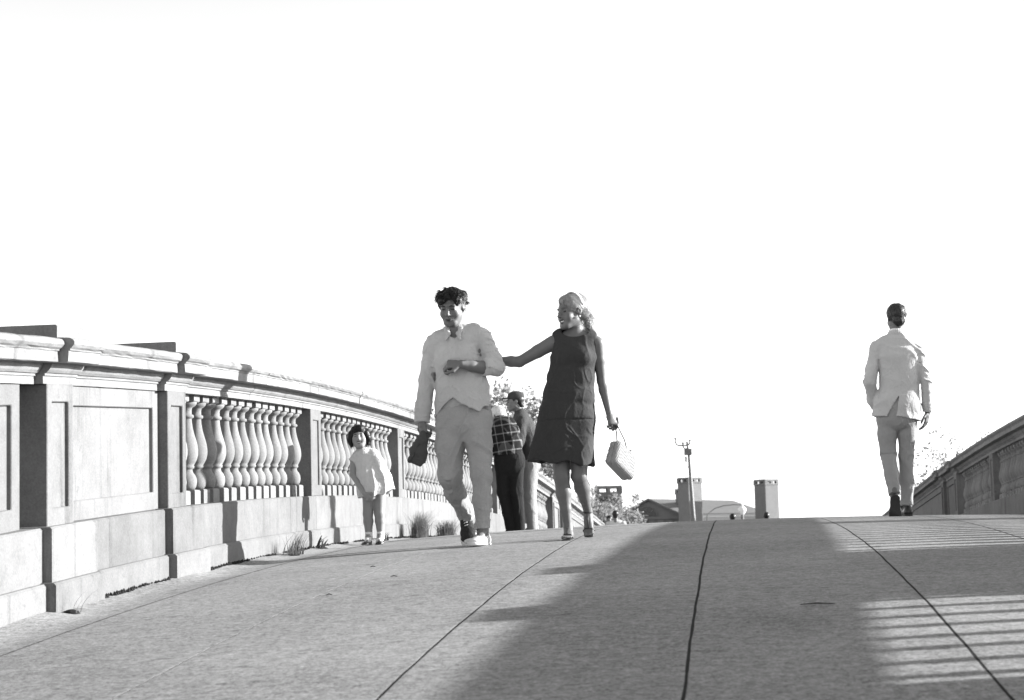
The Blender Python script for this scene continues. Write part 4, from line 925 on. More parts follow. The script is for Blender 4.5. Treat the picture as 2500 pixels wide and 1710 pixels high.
def make_child():
    T = person(-2.707, 14.25, 'smiling small girl with bobbed dark hair and white smock dress beside the balustrade')
    B = SDF((-.26, -.24, -.01), (.22, .14, .94), .0045)
    hc = (-.117, -.015, .818); H = frame((.10, -1, .08), (-.10, 0, 1)); s = .72; p = head(B, hc, H, s, child=True, smile=True)
    B.loft([p(0, -.02, -.05), (-.100, .0, .70), (-.095, .0, .67)], [.034, .034, .05], k=.02)
    B.loft([(-.090, .0, .675), (-.075, 0, .58), (-.03, 0, .47), (-.012, 0, .40)], [.078, .078, .082, .085], [.048, .058, .062, .065], k=.02)
    for a, b, c in (((-.160, .0, .655), (-.165, -.045, .535), (-.062, -.125, .385)), ((.0, .0, .675), (.048, -.025, .545), (.005, -.115, .392))):
        B.loft([a, b], [.032, .026], k=.02); B.loft([b, c], [.026, .019], k=.01)
    hand(B, (-.062, -.125, .385), (.75, -.1, -.65), (.3, .8, .3), .56, (.5, .6, .5), thumb=1); hand(B, (.005, -.115, .392), (-.5, -.1, -.85), (-.3, .9, 0), .56, (.5, .6, .5), thumb=-1)
    for a, b, c in (((-.052, 0, .42), (-.062, -.012, .235), (-.060, .0, .07)), ((.028, 0, .42), (.028, -.012, .235), (.030, .0, .072))):
        B.loft([a, b], [.052, .037], k=.02); B.loft([b, lerp(A3(b), A3(c), .35) + A3((0, .008, 0)), c], [.036, .037, .025], k=.015); B.loft([c, A3(c) + A3((0, -.05, -.045))], [.025, .022], k=.01)
    B.build('body', M['skin_pale'], T); face_parts(p, H, s, T, FACE, smile=True, squint=.7)
    S = SDF(A3(hc) - .13, A3(hc) + .13, .0038)
    S.ell(p(0, -.015, .048), (.066, .076, .066), H, .01)
    for sx in (-1, 1): S.loft([p(sx * .080, -.010, .05), p(sx * .092, -.012, -.02), p(sx * .090, -.004, -.075)], [.022, .026, .014], [.045, .045, .030], side=H[:, 0], k=.02)
    S.ell(p(0, -.085, -.03), (.060, .024, .052), H, .02); S.ell(p(0, .058, .088), (.050, .034, .026), H, .015)
    S.ell(p(0, .115, -.035), (.050, .055, .068), H, .008, 's')
    S.disp(lambda P: lumps(P, 70, .0025, 24, (1, 1, .3)) + lumps(P, 170, .0015, 29)); c0 = p(0, .02, .13)
    hair_obj(S, M['hair_dark'], T, 1300, .030, lambda q: np.array([[0, 0, -1.]]) + (q - c0) * 4, .0014, 8, .06, .2, jit=.12)
    S = SDF((-.24, -.20, .33), (.22, .18, .74), .004)
    S.loft([(-.095, 0, .705), (-.092, 0, .685), (-.082, 0, .63), (-.050, -.01, .52), (-.010, -.015, .42), (.004, -.015, .36)], [.050, .078, .086, .102, .124, .134], [.044, .052, .064, .092, .114, .120], k=.01, ki=.02)
    S.loft([(-.145, 0, .675), (-.172, -.012, .630)], [.038, .040], k=.01, flat=(0, 1)); S.loft([(-.01, 0, .690), (.030, -.01, .60), (.062, -.02, .50), (.085, -.02, .41)], [.038, .048, .058, .060], k=.035, ki=.03)
    S.cut(lambda X, Y, Z: pw(X, [(-.15, .360), (-.02, .362), (.07, .376), (.14, .420)]) + 0 * Y - Z)
    def cd(P):
        th = np.arctan2(P[:, 1] + .01, P[:, 0] + .06); low = np.clip((.66 - P[:, 2]) / .25, 0, 1); return low * .015 * (np.abs(np.sin(6.5 * th + .7 + .6 * np.sin(P[:, 2] * 9))) ** .7 - .65) + folds(P, 40, .003, 91, (1, 1, .4))
    S.disp(cd); S.loft([(-.03, -.01, .46), (.003, -.015, .33)], [.10, .128], [.08, .102], k=.003, op='s'); o = S.build('dress', M['childdress'], T)
    C = SDF((-.22, -.13, .62), (.05, .13, .76), .0038); ring = [(-.097 + .060 * math.sin(a), .0 - .054 * math.cos(a), .690 + .010 * math.sin(a)) for a in np.linspace(0, 6.283, 26)]
    C.loft(ring, .026, .008, side=(0, -.2, 1), k=.004, ki=.005); C.build('collar', M['childdress'], o)
    for x in (-.060, .030):
        S = SDF((x - .06, -.10, -.01), (x + .06, .06, .12), .0038); S.loft([(x, 0, .098), (x, .0, .055), (x, -.045, .028)], [.0295, .0275, .026], k=.01, flat=(1, 0)); S.disp(lambda P: .0012 * np.sin(P[:, 2] * 420)); S.build('sock', M['sock'], T)
        dx = -.010 if x < 0 else .012
        o = shoe(T, (x, .035, 0), (x + dx, -.110, 0), (0, 0, 1), M['leather'], M['leather_brown'], .6, .029, .034, sole_t=.006, h=.003, strap=1, open_top=True)
        mb = MB(); mb.tube([(x - .028, -.020, .018), (x - .014, -.026, .040), (x + .014, -.026, .040), (x + .028, -.020, .018)], .0045, 6); mb.build('strap', M['leather'], o, True)
make_child()

def mat_plaid():
    mt, nt, b = base_mat('plaid_flannel', .9, .1); tc = nt.nodes.new('ShaderNodeTexCoord'); sp = nt.nodes.new('ShaderNodeSeparateXYZ'); nt.links.new(tc.outputs['Object'], sp.inputs[0])
    def band(o, per, w): 
        f = nmath(nt, 'FRACT', nmath(nt, 'ADD', nmath(nt, 'DIVIDE', o, per), 10.3)); return nmath(nt, 'LESS_THAN', f, w)
    h = nmath(nt, 'ADD', sp.outputs[2], nmath(nt, 'MULTIPLY', sp.outputs[0], -.12)); x = nmath(nt, 'ADD', sp.outputs[0], nmath(nt, 'MULTIPLY', sp.outputs[2], .18))
    v = nmath(nt, 'ADD', nmath(nt, 'MULTIPLY', band(h, .105, .15), .10), nmath(nt, 'ADD', nmath(nt, 'MULTIPLY', band(x, .095, .14), .08), nmath(nt, 'MULTIPLY', band(sp.outputs[1], .11, .2), .05)))
    n1 = noise(nt, tc.outputs['Object'], 160, 2); gray(nt, b, nmath(nt, 'MULTIPLY', nmath(nt, 'ADD', v, .014), nmath(nt, 'ADD', nmath(nt, 'MULTIPLY', n1, .8), .6))); return mt
M['plaid'] = mat_plaid()

def make_cap_man():
    T = person(-2.47, 23.0, 'man in dark cap and dark jacket leaning on the balustrade coping, in profile')
    h = .0075; B = SDF((-.72, -.34, -.01), (.24, .34, 1.76), h)
    hc = (-.150, -.02, 1.630); H = frame((-1, -.22, -.06)); p = head(B, hc, H, .95)
    B.loft([p(0, -.02, -.05), (-.095, .0, 1.50), (-.07, .0, 1.42)], [.052, .055, .08], k=.02)
    B.loft([(-.07, 0, 1.42), (-.02, 0, 1.25), (.02, 0, 1.05), (.02, 0, .92)], [.085, .10, .095, .10], [.16, .16, .14, .15], k=.03)
    for sy in (-1, 1):
        a, b, c = (-.08, sy * .17, 1.40), (-.10, sy * .23, 1.13), (-.36, sy * .10, 1.15); B.loft([a, b], [.048, .038], k=.03); B.loft([b, c], [.038, .026], k=.015); hand(B, c, (-1, -.3 * sy, 0), (0, 0, -1), .95, thumb=-sy)
        a, b, c = (.02, sy * .08, .92), (.0, sy * .09, .50), (.03, sy * .09, .09); B.loft([a, b], [.085, .056], k=.03); B.loft([b, c], [.054, .036], k=.02); B.loft([c, A3(c) + A3((-.09, 0, -.045))], [.035, .03], k=.01)
    B.build('body', M['skin'], T); face_parts(p, H, .95, T, FACE)
    S = SDF(A3(hc) - .16, A3(hc) + .16, .006); S.ell(p(0, -.030, .030), (.080, .095, .082), H, .01); S.ell(p(0, -.075, -.035), (.058, .034, .05), H, .02); S.ell(p(0, .09, -.03), (.075, .08, .10), H, .01, 's'); S.build('hair', M['hair_dark'], T)
    S = SDF(A3(hc) - .20, A3(hc) + .20, .006); S.ell(p(0, -.022, .070), (.086, .106, .068), H, .01); S.ell(p(0, .105, .055), (.062, .060, .009), H, .012); S.build('cap', M['dark_cloth'], T)
    S = SDF((-.50, -.36, .88), (.24, .36, 1.56), .007)
    S.loft([(-.085, 0, 1.50), (-.075, 0, 1.44), (-.05, 0, 1.34), (0, 0, 1.18), (.03, 0, 1.02), (.035, 0, .90)], [.065, .09, .125, .145, .142, .148], [.07, .15, .195, .195, .185, .18], k=.02, ki=.03, flat=(0, 1))
    for sy in (-1, 1): S.loft([(-.06, sy * .16, 1.40), (-.09, sy * .235, 1.13), (-.20, sy * .185, 1.135), (-.30, sy * .13, 1.145)], [.078, .068, .058, .052], k=.02, ki=.02, flat=(0, 1))
    S.disp(lambda P: folds(P, 22, .009, 101) + folds(P, 50, .005, 102)); S.build('jacket', M['dark_cloth'], T)
    S = SDF((-.2, -.26, .05), (.24, .26, 1.0), .0075); S.loft([(.02, 0, .97), (.02, 0, .86)], [.125, .13], [.165, .175], k=.02)
    for sy in (-1, 1): S.loft([(.02, sy * .085, .86), (.0, sy * .09, .50), (.03, sy * .09, .08)], [.10, .078, .065], k=.02, ki=.03)
    S.disp(lambda P: folds(P, 24, .008, 111)); S.build('trousers', M['lightcloth'], T)
    for sy in (-1, 1): shoe(T, (.09, sy * .09, 0), (-.19, sy * .10, 0), (0, 0, 1), M['leather'], M['leather_brown'], h=.006)
make_cap_man()

def make_plaid_man():
    T = person(-2.56, 22.55, 'white-haired man in dark plaid shirt and black trousers bending over the balustrade')
    B = SDF((-.66, -.32, -.01), (.26, .40, 1.62), .0075)
    hc = (-.235, .14, 1.440); H = frame((-.75, .55, -.45)); p = head(B, hc, H, .93)
    B.loft([p(0, -.02, -.05), (-.20, .09, 1.36), (-.17, .06, 1.30)], [.052, .055, .08], k=.02)
    B.loft([(-.165, .06, 1.28), (-.12, .03, 1.12), (-.09, 0, .98), (-.085, -.02, .88)], [.15, .15, .14, .15], [.09, .10, .09, .10], k=.03)
    for sx, a, b, c in ((-1, (-.29, .0, 1.28), (-.38, .06, 1.08), (-.52, .10, 1.14)), (1, (-.04, .10, 1.27), (-.06, .24, 1.08), (-.36, .26, 1.14))):
        B.loft([a, b], [.048, .038], k=.03); B.loft([b, c], [.038, .026], k=.015); hand(B, c, (-1, .1, 0), (0, 0, -1), .95)
    for a, b, c in (((-.16, -.02, .90), (-.165, -.02, .50), (-.075, .0, .09)), ((-.01, -.02, .90), (-.005, -.03, .50), (.02, -.02, .09))): B.loft([a, b], [.085, .056], k=.03); B.loft([b, c], [.054, .036], k=.02); B.loft([c, A3(c) + A3((-.07, .05, -.045))], [.035, .03], k=.01)
    B.build('body', M['skin'], T); face_parts(p, H, .93, T, FACEF)
    S = SDF(A3(hc) - .15, A3(hc) + .15, .0055); S.ell(p(0, -.022, .040), (.083, .104, .088), H, .01); S.ell(p(0, -.085, -.03), (.058, .03, .05), H, .02); S.ell(p(0, .10, -.03), (.075, .08, .10), H, .01, 's')
    c0 = p(0, 0, .1); S.disp(lambda P: lumps(P, 60, .004, 14)); hair_obj(S, M['hair_white'], T, 500, .03, lambda q: np.array([[0, 0, -1.]]) + (q - c0) * 4, .0025, 9, .1, .3)
    S = SDF((-.50, -.24, .92), (.16, .36, 1.44), .0065)
    S.loft([(-.185, .075, 1.375), (-.175, .06, 1.33), (-.150, .04, 1.22), (-.115, .01, 1.08), (-.108, -.01, .97)], [.10, .165, .185, .180, .175], [.085, .105, .128, .132, .140], k=.02, ki=.03)
    S.loft([(-.29, .0, 1.28), (-.39, .06, 1.09), (-.46, .08, 1.12)], [.07, .062, .055], k=.02, ki=.02); S.loft([(-.04, .10, 1.27), (-.06, .24, 1.09), (-.26, .26, 1.13)], [.072, .064, .055], k=.02, ki=.02)
    S.cut(lambda X, Y, Z: .965 - Z + 0 * X + 0 * Y); S.disp(lambda P: folds(P, 22, .009, 121) + folds(P, 50, .004, 122)); S.build('shirt', M['plaid'], T)
    S = SDF((-.32, -.24, .05), (.16, .22, 1.02), .0065); S.loft([(-.10, -.01, 1.0), (-.09, -.02, .90), (-.085, -.02, .82)], [.165, .178, .172], [.115, .130, .125], k=.02, ki=.03)
    S.loft([(-.165, -.02, .84), (-.165, -.02, .52), (-.085, .0, .07)], [.098, .080, .068], k=.02, ki=.03); S.loft([(-.005, -.02, .84), (-.008, -.03, .52), (.015, -.02, .07)], [.098, .078, .066], k=.02, ki=.03)
    S.disp(lambda P: folds(P, 22, .008, 131, (1, 1, .5))); S.build('trousers', M['black_cloth'], T)
    for x in (-.08, .018): shoe(T, (x + .06, -.05, 0), (x - .14, .12, 0), (0, 0, 1), M['leather'], M['leather_brown'], h=.006)
make_plaid_man()

def far_person(X, Y, label, hair, top, legs, hgt=1.7, facing=-1, build=1.0, hat=None):
    T = person(X, Y, label, 'distant walkers beyond the crest of the bridge'); T.scale = (hgt / 1.7,) * 3
    B = SDF((-.32, -.22, -.01), (.32, .22, 1.74), .012); hc = (0, 0, 1.575); H = frame((0, facing, 0)); p = head(B, hc, H, .95)
    B.loft([p(0, -.02, -.05), (0, 0, 1.38)], [.052, .07], k=.02); B.loft([(0, 0, 1.36), (0, 0, 1.15), (0, 0, .9)], [.15, .14, .14], [.085, .09, .1], k=.03)
    for sx in (-1, 1):
        B.loft([(sx * .17, 0, 1.35), (sx * .22, .02, 1.1), (sx * .22, -.05, .86)], [.045, .036, .025], k=.02); B.ell((sx * .22, -.06, .80), (.02, .03, .05))
        B.loft([(sx * .08, 0, .9), (sx * .085, -.02 * sx, .48), (sx * .085, .05 * sx, .08)], [.08, .055, .036], k=.02)
    B.build('body', M['skin'], T)
    S = SDF((-.15, -.17, 1.42), (.15, .17, 1.76), .010); S.ell(p(0, -.022, .042), (.086, .108, .092), H, .01); S.ell(p(0, -.08, -.03), (.06, .035, .055), H, .02); S.ell(p(0, .105, -.035), (.07, .075, .095), H, .012, 's'); S.build('hair', hair, T)
    if hat is not None: S = SDF((-.2, -.2, 1.55), (.2, .2, 1.8), .010); S.ell((0, 0, 1.66), (.10, .12, .065)); S.ell((0, .10 * facing, 1.64), (.09, .10, .014), None, .01); S.build('hat', hat, T)
    S = SDF((-.34, -.22, .84), (.34, .22, 1.46), .010); S.loft([(0, 0, 1.43), (0, 0, 1.38), (0, 0, 1.2), (0, 0, .9)], [.07, .15 * build, .185 * build, .18 * build], [.06, .09, .12, .125], k=.02, ki=.03)
    for sx in (-1, 1): S.loft([(sx * .16 * build, 0, 1.36), (sx * .225 * build, .02, 1.1), (sx * .225, -.04, .88)], [.065, .056, .048], k=.02, ki=.02)
    S.disp(lambda P: folds(P, 24, .006, int(X * 100) % 97)); S.build('shirt', top, T)
    S = SDF((-.24, -.22, .03), (.24, .22, .98), .011); S.loft([(0, 0, .95), (0, 0, .84)], [.155, .165], [.115, .12], k=.02)
    for sx in (-1, 1): S.loft([(sx * .082, 0, .86), (sx * .085, -.02 * sx, .48), (sx * .085, .05 * sx, .05)], [.092, .072, .06], k=.02, ki=.03)
    S.build('trousers', legs, T)
    for sx in (-1, 1): shoe(T, (sx * .085, .05 * sx + .06 * -facing, 0), (sx * .085, .05 * sx + .2 * facing, 0), (0, 0, 1), M['leather'], M['leather_brown'], h=.010)
far_person(-.05, 52, 'far walker with round dark head just left of the domed lamp', M['hair_dark'], M['dark_cloth'], M['black_cloth'], 1.71, 1)
far_person(.86, 52, 'far walker with dark head below the right-hand brick chimney', M['hair_dark'], M['slacks'], M['black_cloth'], 1.72, 1)
far_person(-2.86, 46, 'far walker with dark hair and a white shirt near the leafy chimney', M['hair_dark'], M['jacket'], M['slacks'], 1.60, 1, 1.25)
far_person(-3.08, 47, 'far walker in plaid shirt beside the one in white', M['hair_dark'], M['plaid'], M['black_cloth'], 1.56, -1)
far_person(3.12, 52, 'far walker whose grey hat alone shows above the crest', M['hair_brown'], M['slacks'], M['slacks'], 1.56, 1, 1.0, M['slacks'])
far_person(-.95, 52, 'far walker whose hair barely shows beside the lamp pole', M['hair_brown'], M['slacks'], M['slacks'], 1.535, 1)

# ------------------------------------------------------------------ far bank: building, chimneys, lamps, trees
M['brick_far'] = mat_stone('far_brick', .17, .2, .2); M['brick_copy'] = M['brick_far']  # second brick key holds the very same material
M['slate'] = mat_stone('slate_roof', .19, .1, .2); M['trim'] = mat_simple('white_trim', .55, .7, .2, .08, 3); M['pane'] = mat_simple('window_glass', .03, .15, .5, .2, 2); M['panel_far'] = mat_stone('far_panel', .17, .2, .2)
M['metal'] = mat_simple('grey_steel', .14, .5, .4, .15, 10); M['metal_dark'] = mat_simple('dark_steel', .05, .5, .4, .15, 10); M['globe'] = mat_simple('white_glass', .8, .25, .5, .03, 10)

def chimney(root, cx, cy, side, rz, z0, z1, cap=.58):
    """brick stack with corbel band, open arcaded cap and slab"""
    o = MB().box((cx, cy, (z0 + z1 - cap) / 2), (side, side, z1 - cap - z0), rz).build('chimney', M['brick_far'], root)
    MB().box((cx, cy, z1 - cap + .06), (side + .14, side + .14, .12), rz).build('corbel_band', M['brick_far'], o)
    MB().box((cx, cy, z1 - .10), (side + .06, side + .06, .20), rz).build('cap_slab', M['brick_far'], o)
    ca, sa = math.cos(rz), math.sin(rz); hs = side / 2 - .11
    pts = [(-1, -1), (-1, 1), (1, -1), (1, 1), (0, -1), (0, 1), (-1, 0), (1, 0), (-.5, -1), (.5, -1)][:8]
    for u, v in pts: MB().box((cx + ca * u * hs - sa * v * hs, cy + sa * u * hs + ca * v * hs, z1 - cap / 2), (.34 if u and v else .26, .34 if u and v else .26, cap - .24), rz).build('cap_pier', M['brick_far'], o)
    return o

def building():
    Y = 200.0; g = zg(0, Y)
    R = empty('brick_building', (-3.5, Y, g)); tag(R, 'low brick building with arched gable window, slate roof and tall chimneys beyond the crest', 'building')
    L = lambda x, y, z: (x + 3.5, y - Y, z - g)
    def tr(mb): mb.v = [L(*v) for v in mb.v]; return mb
    zc = 2.20
    # main range (right) and gabled front block (left)
    tr(MB().box((-3.2, Y + 6, (g + 1.52) / 2), (12.6, 10, 1.52 - g))).build('wall', M['brick_far'], R)
    tr(MB().prism([(-11.7, g), (-5.5, g), (-5.5, 2.05), (-8.9 + .2, 3.80), (-11.7, 2.35)], Y - .6, Y + 2.4)).build('gable_wall', M['panel_far'], R)
    tr(MB().box((-8.6, Y - .75, 1.83), (6.5, .3, .22))).build('cornice', M['panel_far'], R)
    for i in range(7): tr(MB().box((-11.2 + i * .88, Y - .68, 1.30), (.74, .14, .72))).build('wall_panel', M['panel_far'], R)
    lun = [(-9.18 + 1.08 * math.cos(a), 2.06 + .98 * math.sin(a)) for a in np.linspace(0, math.pi, 17)]
    w = tr(MB().prism(lun, Y - .68, Y - .62)).build('arched_window', M['pane'], R)
    arc = MB()
    for i in range(16):
        a0, a1 = math.pi * i / 16, math.pi * (i + 1) / 16
        arc.prism([(-9.18 + r_ * math.cos(a), 2.06 + r_ * .92 * math.sin(a)) for r_, a in ((1.08, a0), (1.20, a0), (1.20, a1), (1.08, a1))], Y - .74, Y - .60)
    tr(arc).build('window_surround', M['brick_far'], w)
    for a in (math.pi / 4, math.pi / 2, 3 * math.pi / 4): tr(MB().tube([(-9.18, Y - .70, 2.06), (-9.18 + 1.05 * math.cos(a), Y - .70, 2.06 + .95 * math.sin(a))], .035, 6)).build('glazing_bar', M['panel_far'], w)
    # roofs
    rf = tr(MB().add([(-12.2, Y - 1, 2.25), (-8.9, Y - 1, 3.95), (-8.9, Y + 6, 3.95), (-12.2, Y + 6, 2.25), (-5.0, Y - 1, 2.0), (-5.0, Y + 6, 2.0), (-12.2, Y - 1, 2.05), (-8.9, Y - 1, 3.75), (-5.0, Y - 1, 1.8)],
        [(0, 1, 2, 3), (1, 4, 5, 2), (0, 6, 7, 1), (1, 7, 8, 4), (3, 2, 5)])).build('gable_roof', M['slate'], R)
    tr(MB().add([(-9.3, Y + 5.5, 4.02), (-.15, Y + 5.5, 3.58), (-9.5, Y + .8, 2.28), (3.5, Y + .8, 2.12), (3.5, Y + 11, 2.12), (-9.5, Y + 11, 2.28), (-9.5, Y + .8, 2.1), (3.5, Y + .8, 1.98)],
        [(2, 3, 1, 0), (3, 4, 1), (4, 5, 0, 1), (5, 2, 0), (2, 6, 7, 3)])).build('roof', M['slate'], R)
    tr(MB().box((-.9, Y + .75, 1.98), (8.8, .5, .26))).build('entablature', M['trim'], R)
    tr(MB().box((-.9, Y + .86, 1.58), (8.4, .3, .5))).build('frieze', M['trim'], R)
    for i in range(6): f = tr(MB().box((-4.2 + i * 1.35, Y + .95, .1), (.8, .12, 1.9))).build('window', M['pane'], R); tr(MB().box((-4.2 + i * 1.35, Y + .9, .1), (.06, .12, 1.9))).build('glazing_bar', M['trim'], f)
    for args in ((-4.55 + .06, Y - 3.0, 1.76, .725, 5.90), (3.35, Y - 2.4, 1.74, .70, 5.50), (-5.35, Y + 4, 1.2, .7, 4.95)):
        cx, cy, sd, rz, z1 = args; c_ = chimney(R, cx, cy, sd, rz, g, z1)
        for ch in [c_] + list(c_.children): ch.data.transform(Matrix.Translation((3.5, -Y, -g)))
building()

def ivy_chimney():
    Y = 150.0; g = zg(0, Y); R = empty('ivy_chimney', (-9.85, Y, g)); tag(R, 'broad brick chimney overgrown with leaves behind the far walkers', 'chimney')
    o = chimney(R, 0, 0, 2.0, .12, 0, 3.98 - g, .6)
    leaves(R, [((random.uniform(-1.1, 1.1), random.uniform(-1.3, -.9), random.uniform(0, 3.0 - g)), .28) for _ in range(330)], 30, .08, 'ivy', M['leaf'])

def mat_leaf(name, v, trans):
    mt = bpy.data.materials.new(name); mt.use_nodes = True; nt = mt.node_tree; nt.nodes.clear(); out = nt.nodes.new('ShaderNodeOutputMaterial')
    d = nt.nodes.new('ShaderNodeBsdfDiffuse'); t = nt.nodes.new('ShaderNodeBsdfTranslucent'); mx = nt.nodes.new('ShaderNodeMixShader'); mx.inputs[0].default_value = trans
    g = nt.nodes.new('ShaderNodeNewGeometry'); n1 = noise(nt, g.outputs['Position'], 3.0, 3); v_ = nmath(nt, 'MULTIPLY', nmath(nt, 'ADD', n1, .45), v)
    for b in (d, t):
        cb = nt.nodes.new('ShaderNodeCombineColor')
        for i in range(3): nt.links.new(v_, cb.inputs[i])
        nt.links.new(cb.outputs[0], b.inputs['Color'])
    nt.links.new(d.outputs[0], mx.inputs[1]); nt.links.new(t.outputs[0], mx.inputs[2]); nt.links.new(mx.outputs[0], out.inputs[0]); return mt
M['leaf'] = mat_leaf('foliage', .30, .5); M['bark'] = mat_simple('bark', .06, .95, .1, .3, 8, 30, .5, .02)

def leaves(parent, clumps, per, size, name, mat):
    r = np.random.RandomState(len(clumps) * 7 + per); V = []; n = 0
    for (c, rad) in clumps:
        k = max(3, int(per * (.6 + .8 * r.rand()))); d = r.normal(size=(k, 3)); d *= (rad * r.rand(k) ** .45 / np.linalg.norm(d, axis=1))[:, None]; p = np.array(c)[None, :] + d
        a = nrm2(r.normal(size=(k, 3))); b = nrm2(np.cross(a, r.normal(size=(k, 3)))); s = size * (.6 + .8 * r.rand(k))[:, None]
        V.append(np.stack([p - a * s, p + b * s * .55 + np.cross(a, b) * s * .15, p + a * s, p - b * s * .55 + np.cross(a, b) * s * .15], 1).reshape(-1, 3)); n += k
    V = np.concatenate(V); return link(name, mesh_np(name, V, np.arange(len(V)).reshape(-1, 4), False), mat, parent)

def tree(X, Y, z0, hgt, rx, rz, zc, label, seed, nbr=26, per=26, size=.11, clump=.5, trunk_r=.16, mat='leaf', spread=1.0):
    rng = random.Random(seed); R = empty('tree', (X, Y, z0)); tag(R, label, 'tree', 'trees beyond the bridge')
    mb = MB(); fork = max(.6, zc - rz * .75); mb.tube([(0, 0, -.4), (.05, 0, fork * .4), (-.04, .03, fork), (.03, -.03, zc + rz * .35)], [trunk_r * 1.25, trunk_r, trunk_r * .8, trunk_r * .25], 10); t = mb.build('trunk', M['bark'], R, True)
    clumps = []
    for i in range(nbr):
        a = rng.uniform(0, 6.283); el = rng.uniform(-.75, 1.0); q = rng.uniform(.55, 1.0) ** .6
        e = Vector((math.cos(a) * math.sqrt(1 - el * el * .9) * rx * q, math.sin(a) * math.sqrt(1 - el * el * .9) * rx * q * .9, zc + el * rz * q)); s = Vector((rng.uniform(-.05, .05), rng.uniform(-.05, .05), rng.uniform(fork * .8, zc + rz * .2)))
        mid = (s + e) / 2 + Vector((rng.uniform(-.15, .15), rng.uniform(-.15, .15), rng.uniform(0, .25) * rz * .4)); mb = MB(); mb.tube([s, mid, e], [trunk_r * .32, trunk_r * .18, trunk_r * .05], 6); mb.build('limb', M['bark'], R, True)
        for t_ in (.45, .7, .9, 1.0): c = s.lerp(mid, t_ * 2) if t_ < .5 else mid.lerp(e, t_ * 2 - 1); clumps.append(((c.x + rng.uniform(-.2, .2) * spread, c.y + rng.uniform(-.2, .2) * spread, c.z + rng.uniform(-.15, .25) * spread), clump * rng.uniform(.55, 1.1)))
    leaves(R, clumps, per, size, 'crown', M[mat]); return R
ivy_chimney()
tree(-6.5, 50, -6.5, 10, 2.3, 2.7, 8.0, 'leafy sunlit tree rising behind the two men at the balustrade', 5, 110, 60, .065, .36)
tree(-8.7, 64, -1.65, 6, 2.2, 1.6, 3.2, 'low bushy tree behind the far end of the left balustrade', 6, 50, 60, .07, .42)
tree(-5.9, 80, -1.9, 5, 2.2, 1.5, 2.6, 'small open tree between balustrade end and the leafy chimney', 8, 40, 34, .07, .38, .10)
tree(6.4, 56, -3.0, 8, 1.5, 1.5, 4.5, 'thin tree with sparse leaves behind the shaded balustrade', 9, 44, 9, .05, .35, .05)

def pole():
    X, Y = -1.301, 60.0; z0 = -1.60; R = empty('lamp_pole', (X, Y, z0)); tag(R, 'thin steel pole with curved bracket arms and a box near its top', 'pole')
    b = 1.536; k = lambda x, z: (x, 0, z - b - z0)
    mb = MB(); mb.tube([(.075, 0, -.05), k(.017, 1.82), k(-.051, 3.876), k(-.105, 4.358)], [.085, .075, .045, .03], 12); mb.build('shaft', M['metal'], R, True)
    def arm(pts, r=.022): mb = MB(); mb.tube([k(*p) for p in pts], r, 8); mb.build('bracket', M['metal_dark'], R, True)
    arm([(-.467, 4.46), (-.462, 4.34), (-.42, 4.265), (-.357, 4.243), (-.11, 4.245)]); arm([(-.008, 4.39), (-.015, 4.30), (-.05, 4.262), (-.10, 4.262)]); arm([(-.231, 4.308), (-.228, 4.19), (-.18, 4.135), (-.10, 4.13)]); arm([(-.168, 3.65), (-.168, 3.57), (-.12, 3.555), (-.065, 3.56)], .015)
    for x, z in ((-.467, 4.475), (-.008, 4.405), (-.231, 4.325)): mb = MB(); mb.tube([k(x, z - .03), k(x, z + .02)], .035, 8); mb.build('insulator', M['metal_dark'], R)
    c = k(-.08, 4.03); MB().box((c[0], -.06, c[2]), (.24, .14, .20)).build('box', M['metal'], R); c = k(-.152, 3.80); MB().box((c[0], -.05, c[2]), (.055, .06, .17)).build('hanging_switch', M['metal_dark'], R)
pole()
def globe_lamp():
    X, Y = .243, 60.0; z0 = zd(X, Y) - .02; R = empty('globe_lamp', (X, Y, z0)); tag(R, 'white domed lamp head with a finial just above the crest', 'lamp'); h = .62 - z0
    mb = MB(); mb.tube([(0, 0, -.05), (0, 0, h - .14)], [.06, .045], 12); mb.build('post', M['metal'], R, True)
    mb = MB(); mb.lathe([(.04, h - .15), (.06, h - .13), (.115, h - .04), (.128, h + .01), (.11, h + .07), (.05, h + .12), (.03, h + .13)], 20); mb.build('globe', M['globe'], R, True)
    mb = MB(); mb.lathe([(.035, h + .125), (.03, h + .2), (.012, h + .24)], 12); mb.build('finial', M['globe'], R, True)
    mb = MB(); mb.tube([(-1.22, .05, .35), (-1.1, .05, h - .10), (-.85, .05, h + .08), (-.58, .05, h + .155), (-.25, .05, h + .18), (-.02, .02, h + .17)], .014, 8); mb.build('curved_arm', M['metal'], R, True)
globe_lamp()

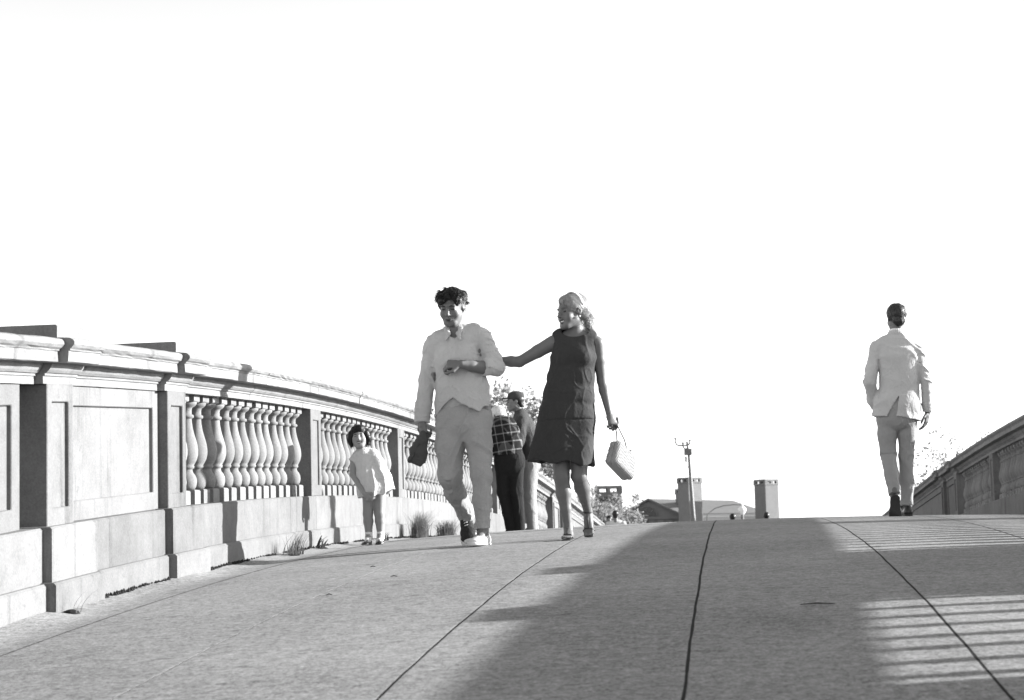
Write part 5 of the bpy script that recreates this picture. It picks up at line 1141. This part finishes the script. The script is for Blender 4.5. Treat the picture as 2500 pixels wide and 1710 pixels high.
# ------------------------------------------------------------------ weeds in the gutter
M['straw'] = mat_leaf('dry_grass', .15, .35); M['weed'] = mat_leaf('weed', .05, .3); M['moss'] = mat_simple('gutter_moss', .02, .95, .1, .4, 40)
def tuft(X, Y, n, hgt, spread, lean, label, mat='straw', wid=.0035, seed=0, name='grass_tuft', cat='grass'):
    r = np.random.RandomState(seed); V = []; F = []; root = empty(name, (X, Y, zd(X, Y) + .004)); tag(root, label, cat, 'weeds along the gutter')
    for i in range(n):
        a = r.uniform(0, 6.283); b = np.array([r.normal() * .035, r.normal() * .06, 0]); d = np.array([math.cos(a), math.sin(a), 0]) * spread * r.rand() + np.array(lean); h_ = hgt * r.uniform(.45, 1.05); s = np.array([-math.sin(a), math.cos(a), 0]) * wid * r.uniform(.7, 1.4)
        for k in range(5):
            t = k / 4; q = b + d * (t ** 1.7) * h_ + np.array([0, 0, h_ * (t - .18 * t * t)]); w = s * (1 - .85 * t); V += [q - w, q + w]
        m_ = 10 * i; F += [(m_ + 2 * k, m_ + 2 * k + 1, m_ + 2 * k + 3, m_ + 2 * k + 2) for k in range(4)]
    link('blades', mesh_py('blades', V, F), M[mat], root); mb = MB(); mb.lathe([(.05, -.012), (.035, .008), (.012, .016)], 9); mb.build('root_clump', M['moss'], root)
tuft(-3.06, 13.02, 110, .20, .55, (.25, .12, 0), 'loose tuft of long dry grass at the foot of the wall', 'straw', .0024, 1)
tuft(-3.08, 14.05, 9, .12, .8, (.2, .1, 0), 'dark broad-leaved weed left of the girl', 'weed', .014, 2, 'weed', 'weed')
tuft(-3.06, 16.4, 14, .10, .8, (.3, .1, 0), 'small flat weed right of the girl\'s shoes', 'weed', .010, 3, 'weed', 'weed')
tuft(-3.03, 18.1, 420, .31, .75, (.12, .1, 0), 'tallest feathery clump of pale grass beyond the girl', 'straw', .0026, 4)
tuft(-2.98, 19.6, 520, .21, .95, (.05, .05, 0), 'rounded bushy clump of grass behind the young man\'s shoe', 'straw', .0026, 5)
tuft(-3.09, 8.62, 5, .15, .7, (.3, .4, 0), 'few wiry stems at the foot of the nearest pier', 'straw', .002, 6)
# moss and crumbs packed into the crack under the wall
mb = MB(); rr = random.Random(4); y = 8.9
while y < 30:
    if math.sin(y * 2.3) + math.sin(y * 5.1 + 1) > -1.7 and not (10.45 < y < 11.2):
        for _ in range(2):
            x = XL + rr.uniform(.004, .030); s = rr.uniform(.004, .011); z = zd(x, y) + .022
            mb.add([(x - s, y - s * 1.6, z - .01), (x + s * 1.2, y - s, z - .012), (x + s, y + s * 1.5, z - .01), (x - s, y + s, z - .01), (x + rr.uniform(-s, s) * .5, y + rr.uniform(-s, s), z + s * rr.uniform(.5, 1.4))], [(0, 1, 4), (1, 2, 4), (2, 3, 4), (3, 0, 4), (3, 2, 1, 0)])
    y += rr.uniform(.010, .045)
ms = mb.build('moss', M['moss']); tag(ms, 'dark moss crumbs packed along the foot of the left wall', 'moss', kind='stuff')
# bits of litter on the paving
for i, (X, Y, s) in enumerate(((.30, 7.35, .065), (-1.86, 8.6, .015), (-1.72, 9.5, .018), (-2.0, 10.4, .015))):
    mb = MB(); mb.tube([(-s, 0, .004), (0, .004, .008), (s, .0, .004)], [.0015, .003, .0015], 6); o = mb.build('twig', M['bark'], None, False, (X, Y, zd(X, Y))); tag(o, ['dark twig on the shaded paving right of centre', 'small dark scrap nearest the camera left of the second joint', 'dark speck of litter between the two left joints', 'little scrap close to the man\'s shadow'][i], 'twig', 'litter on the paving')
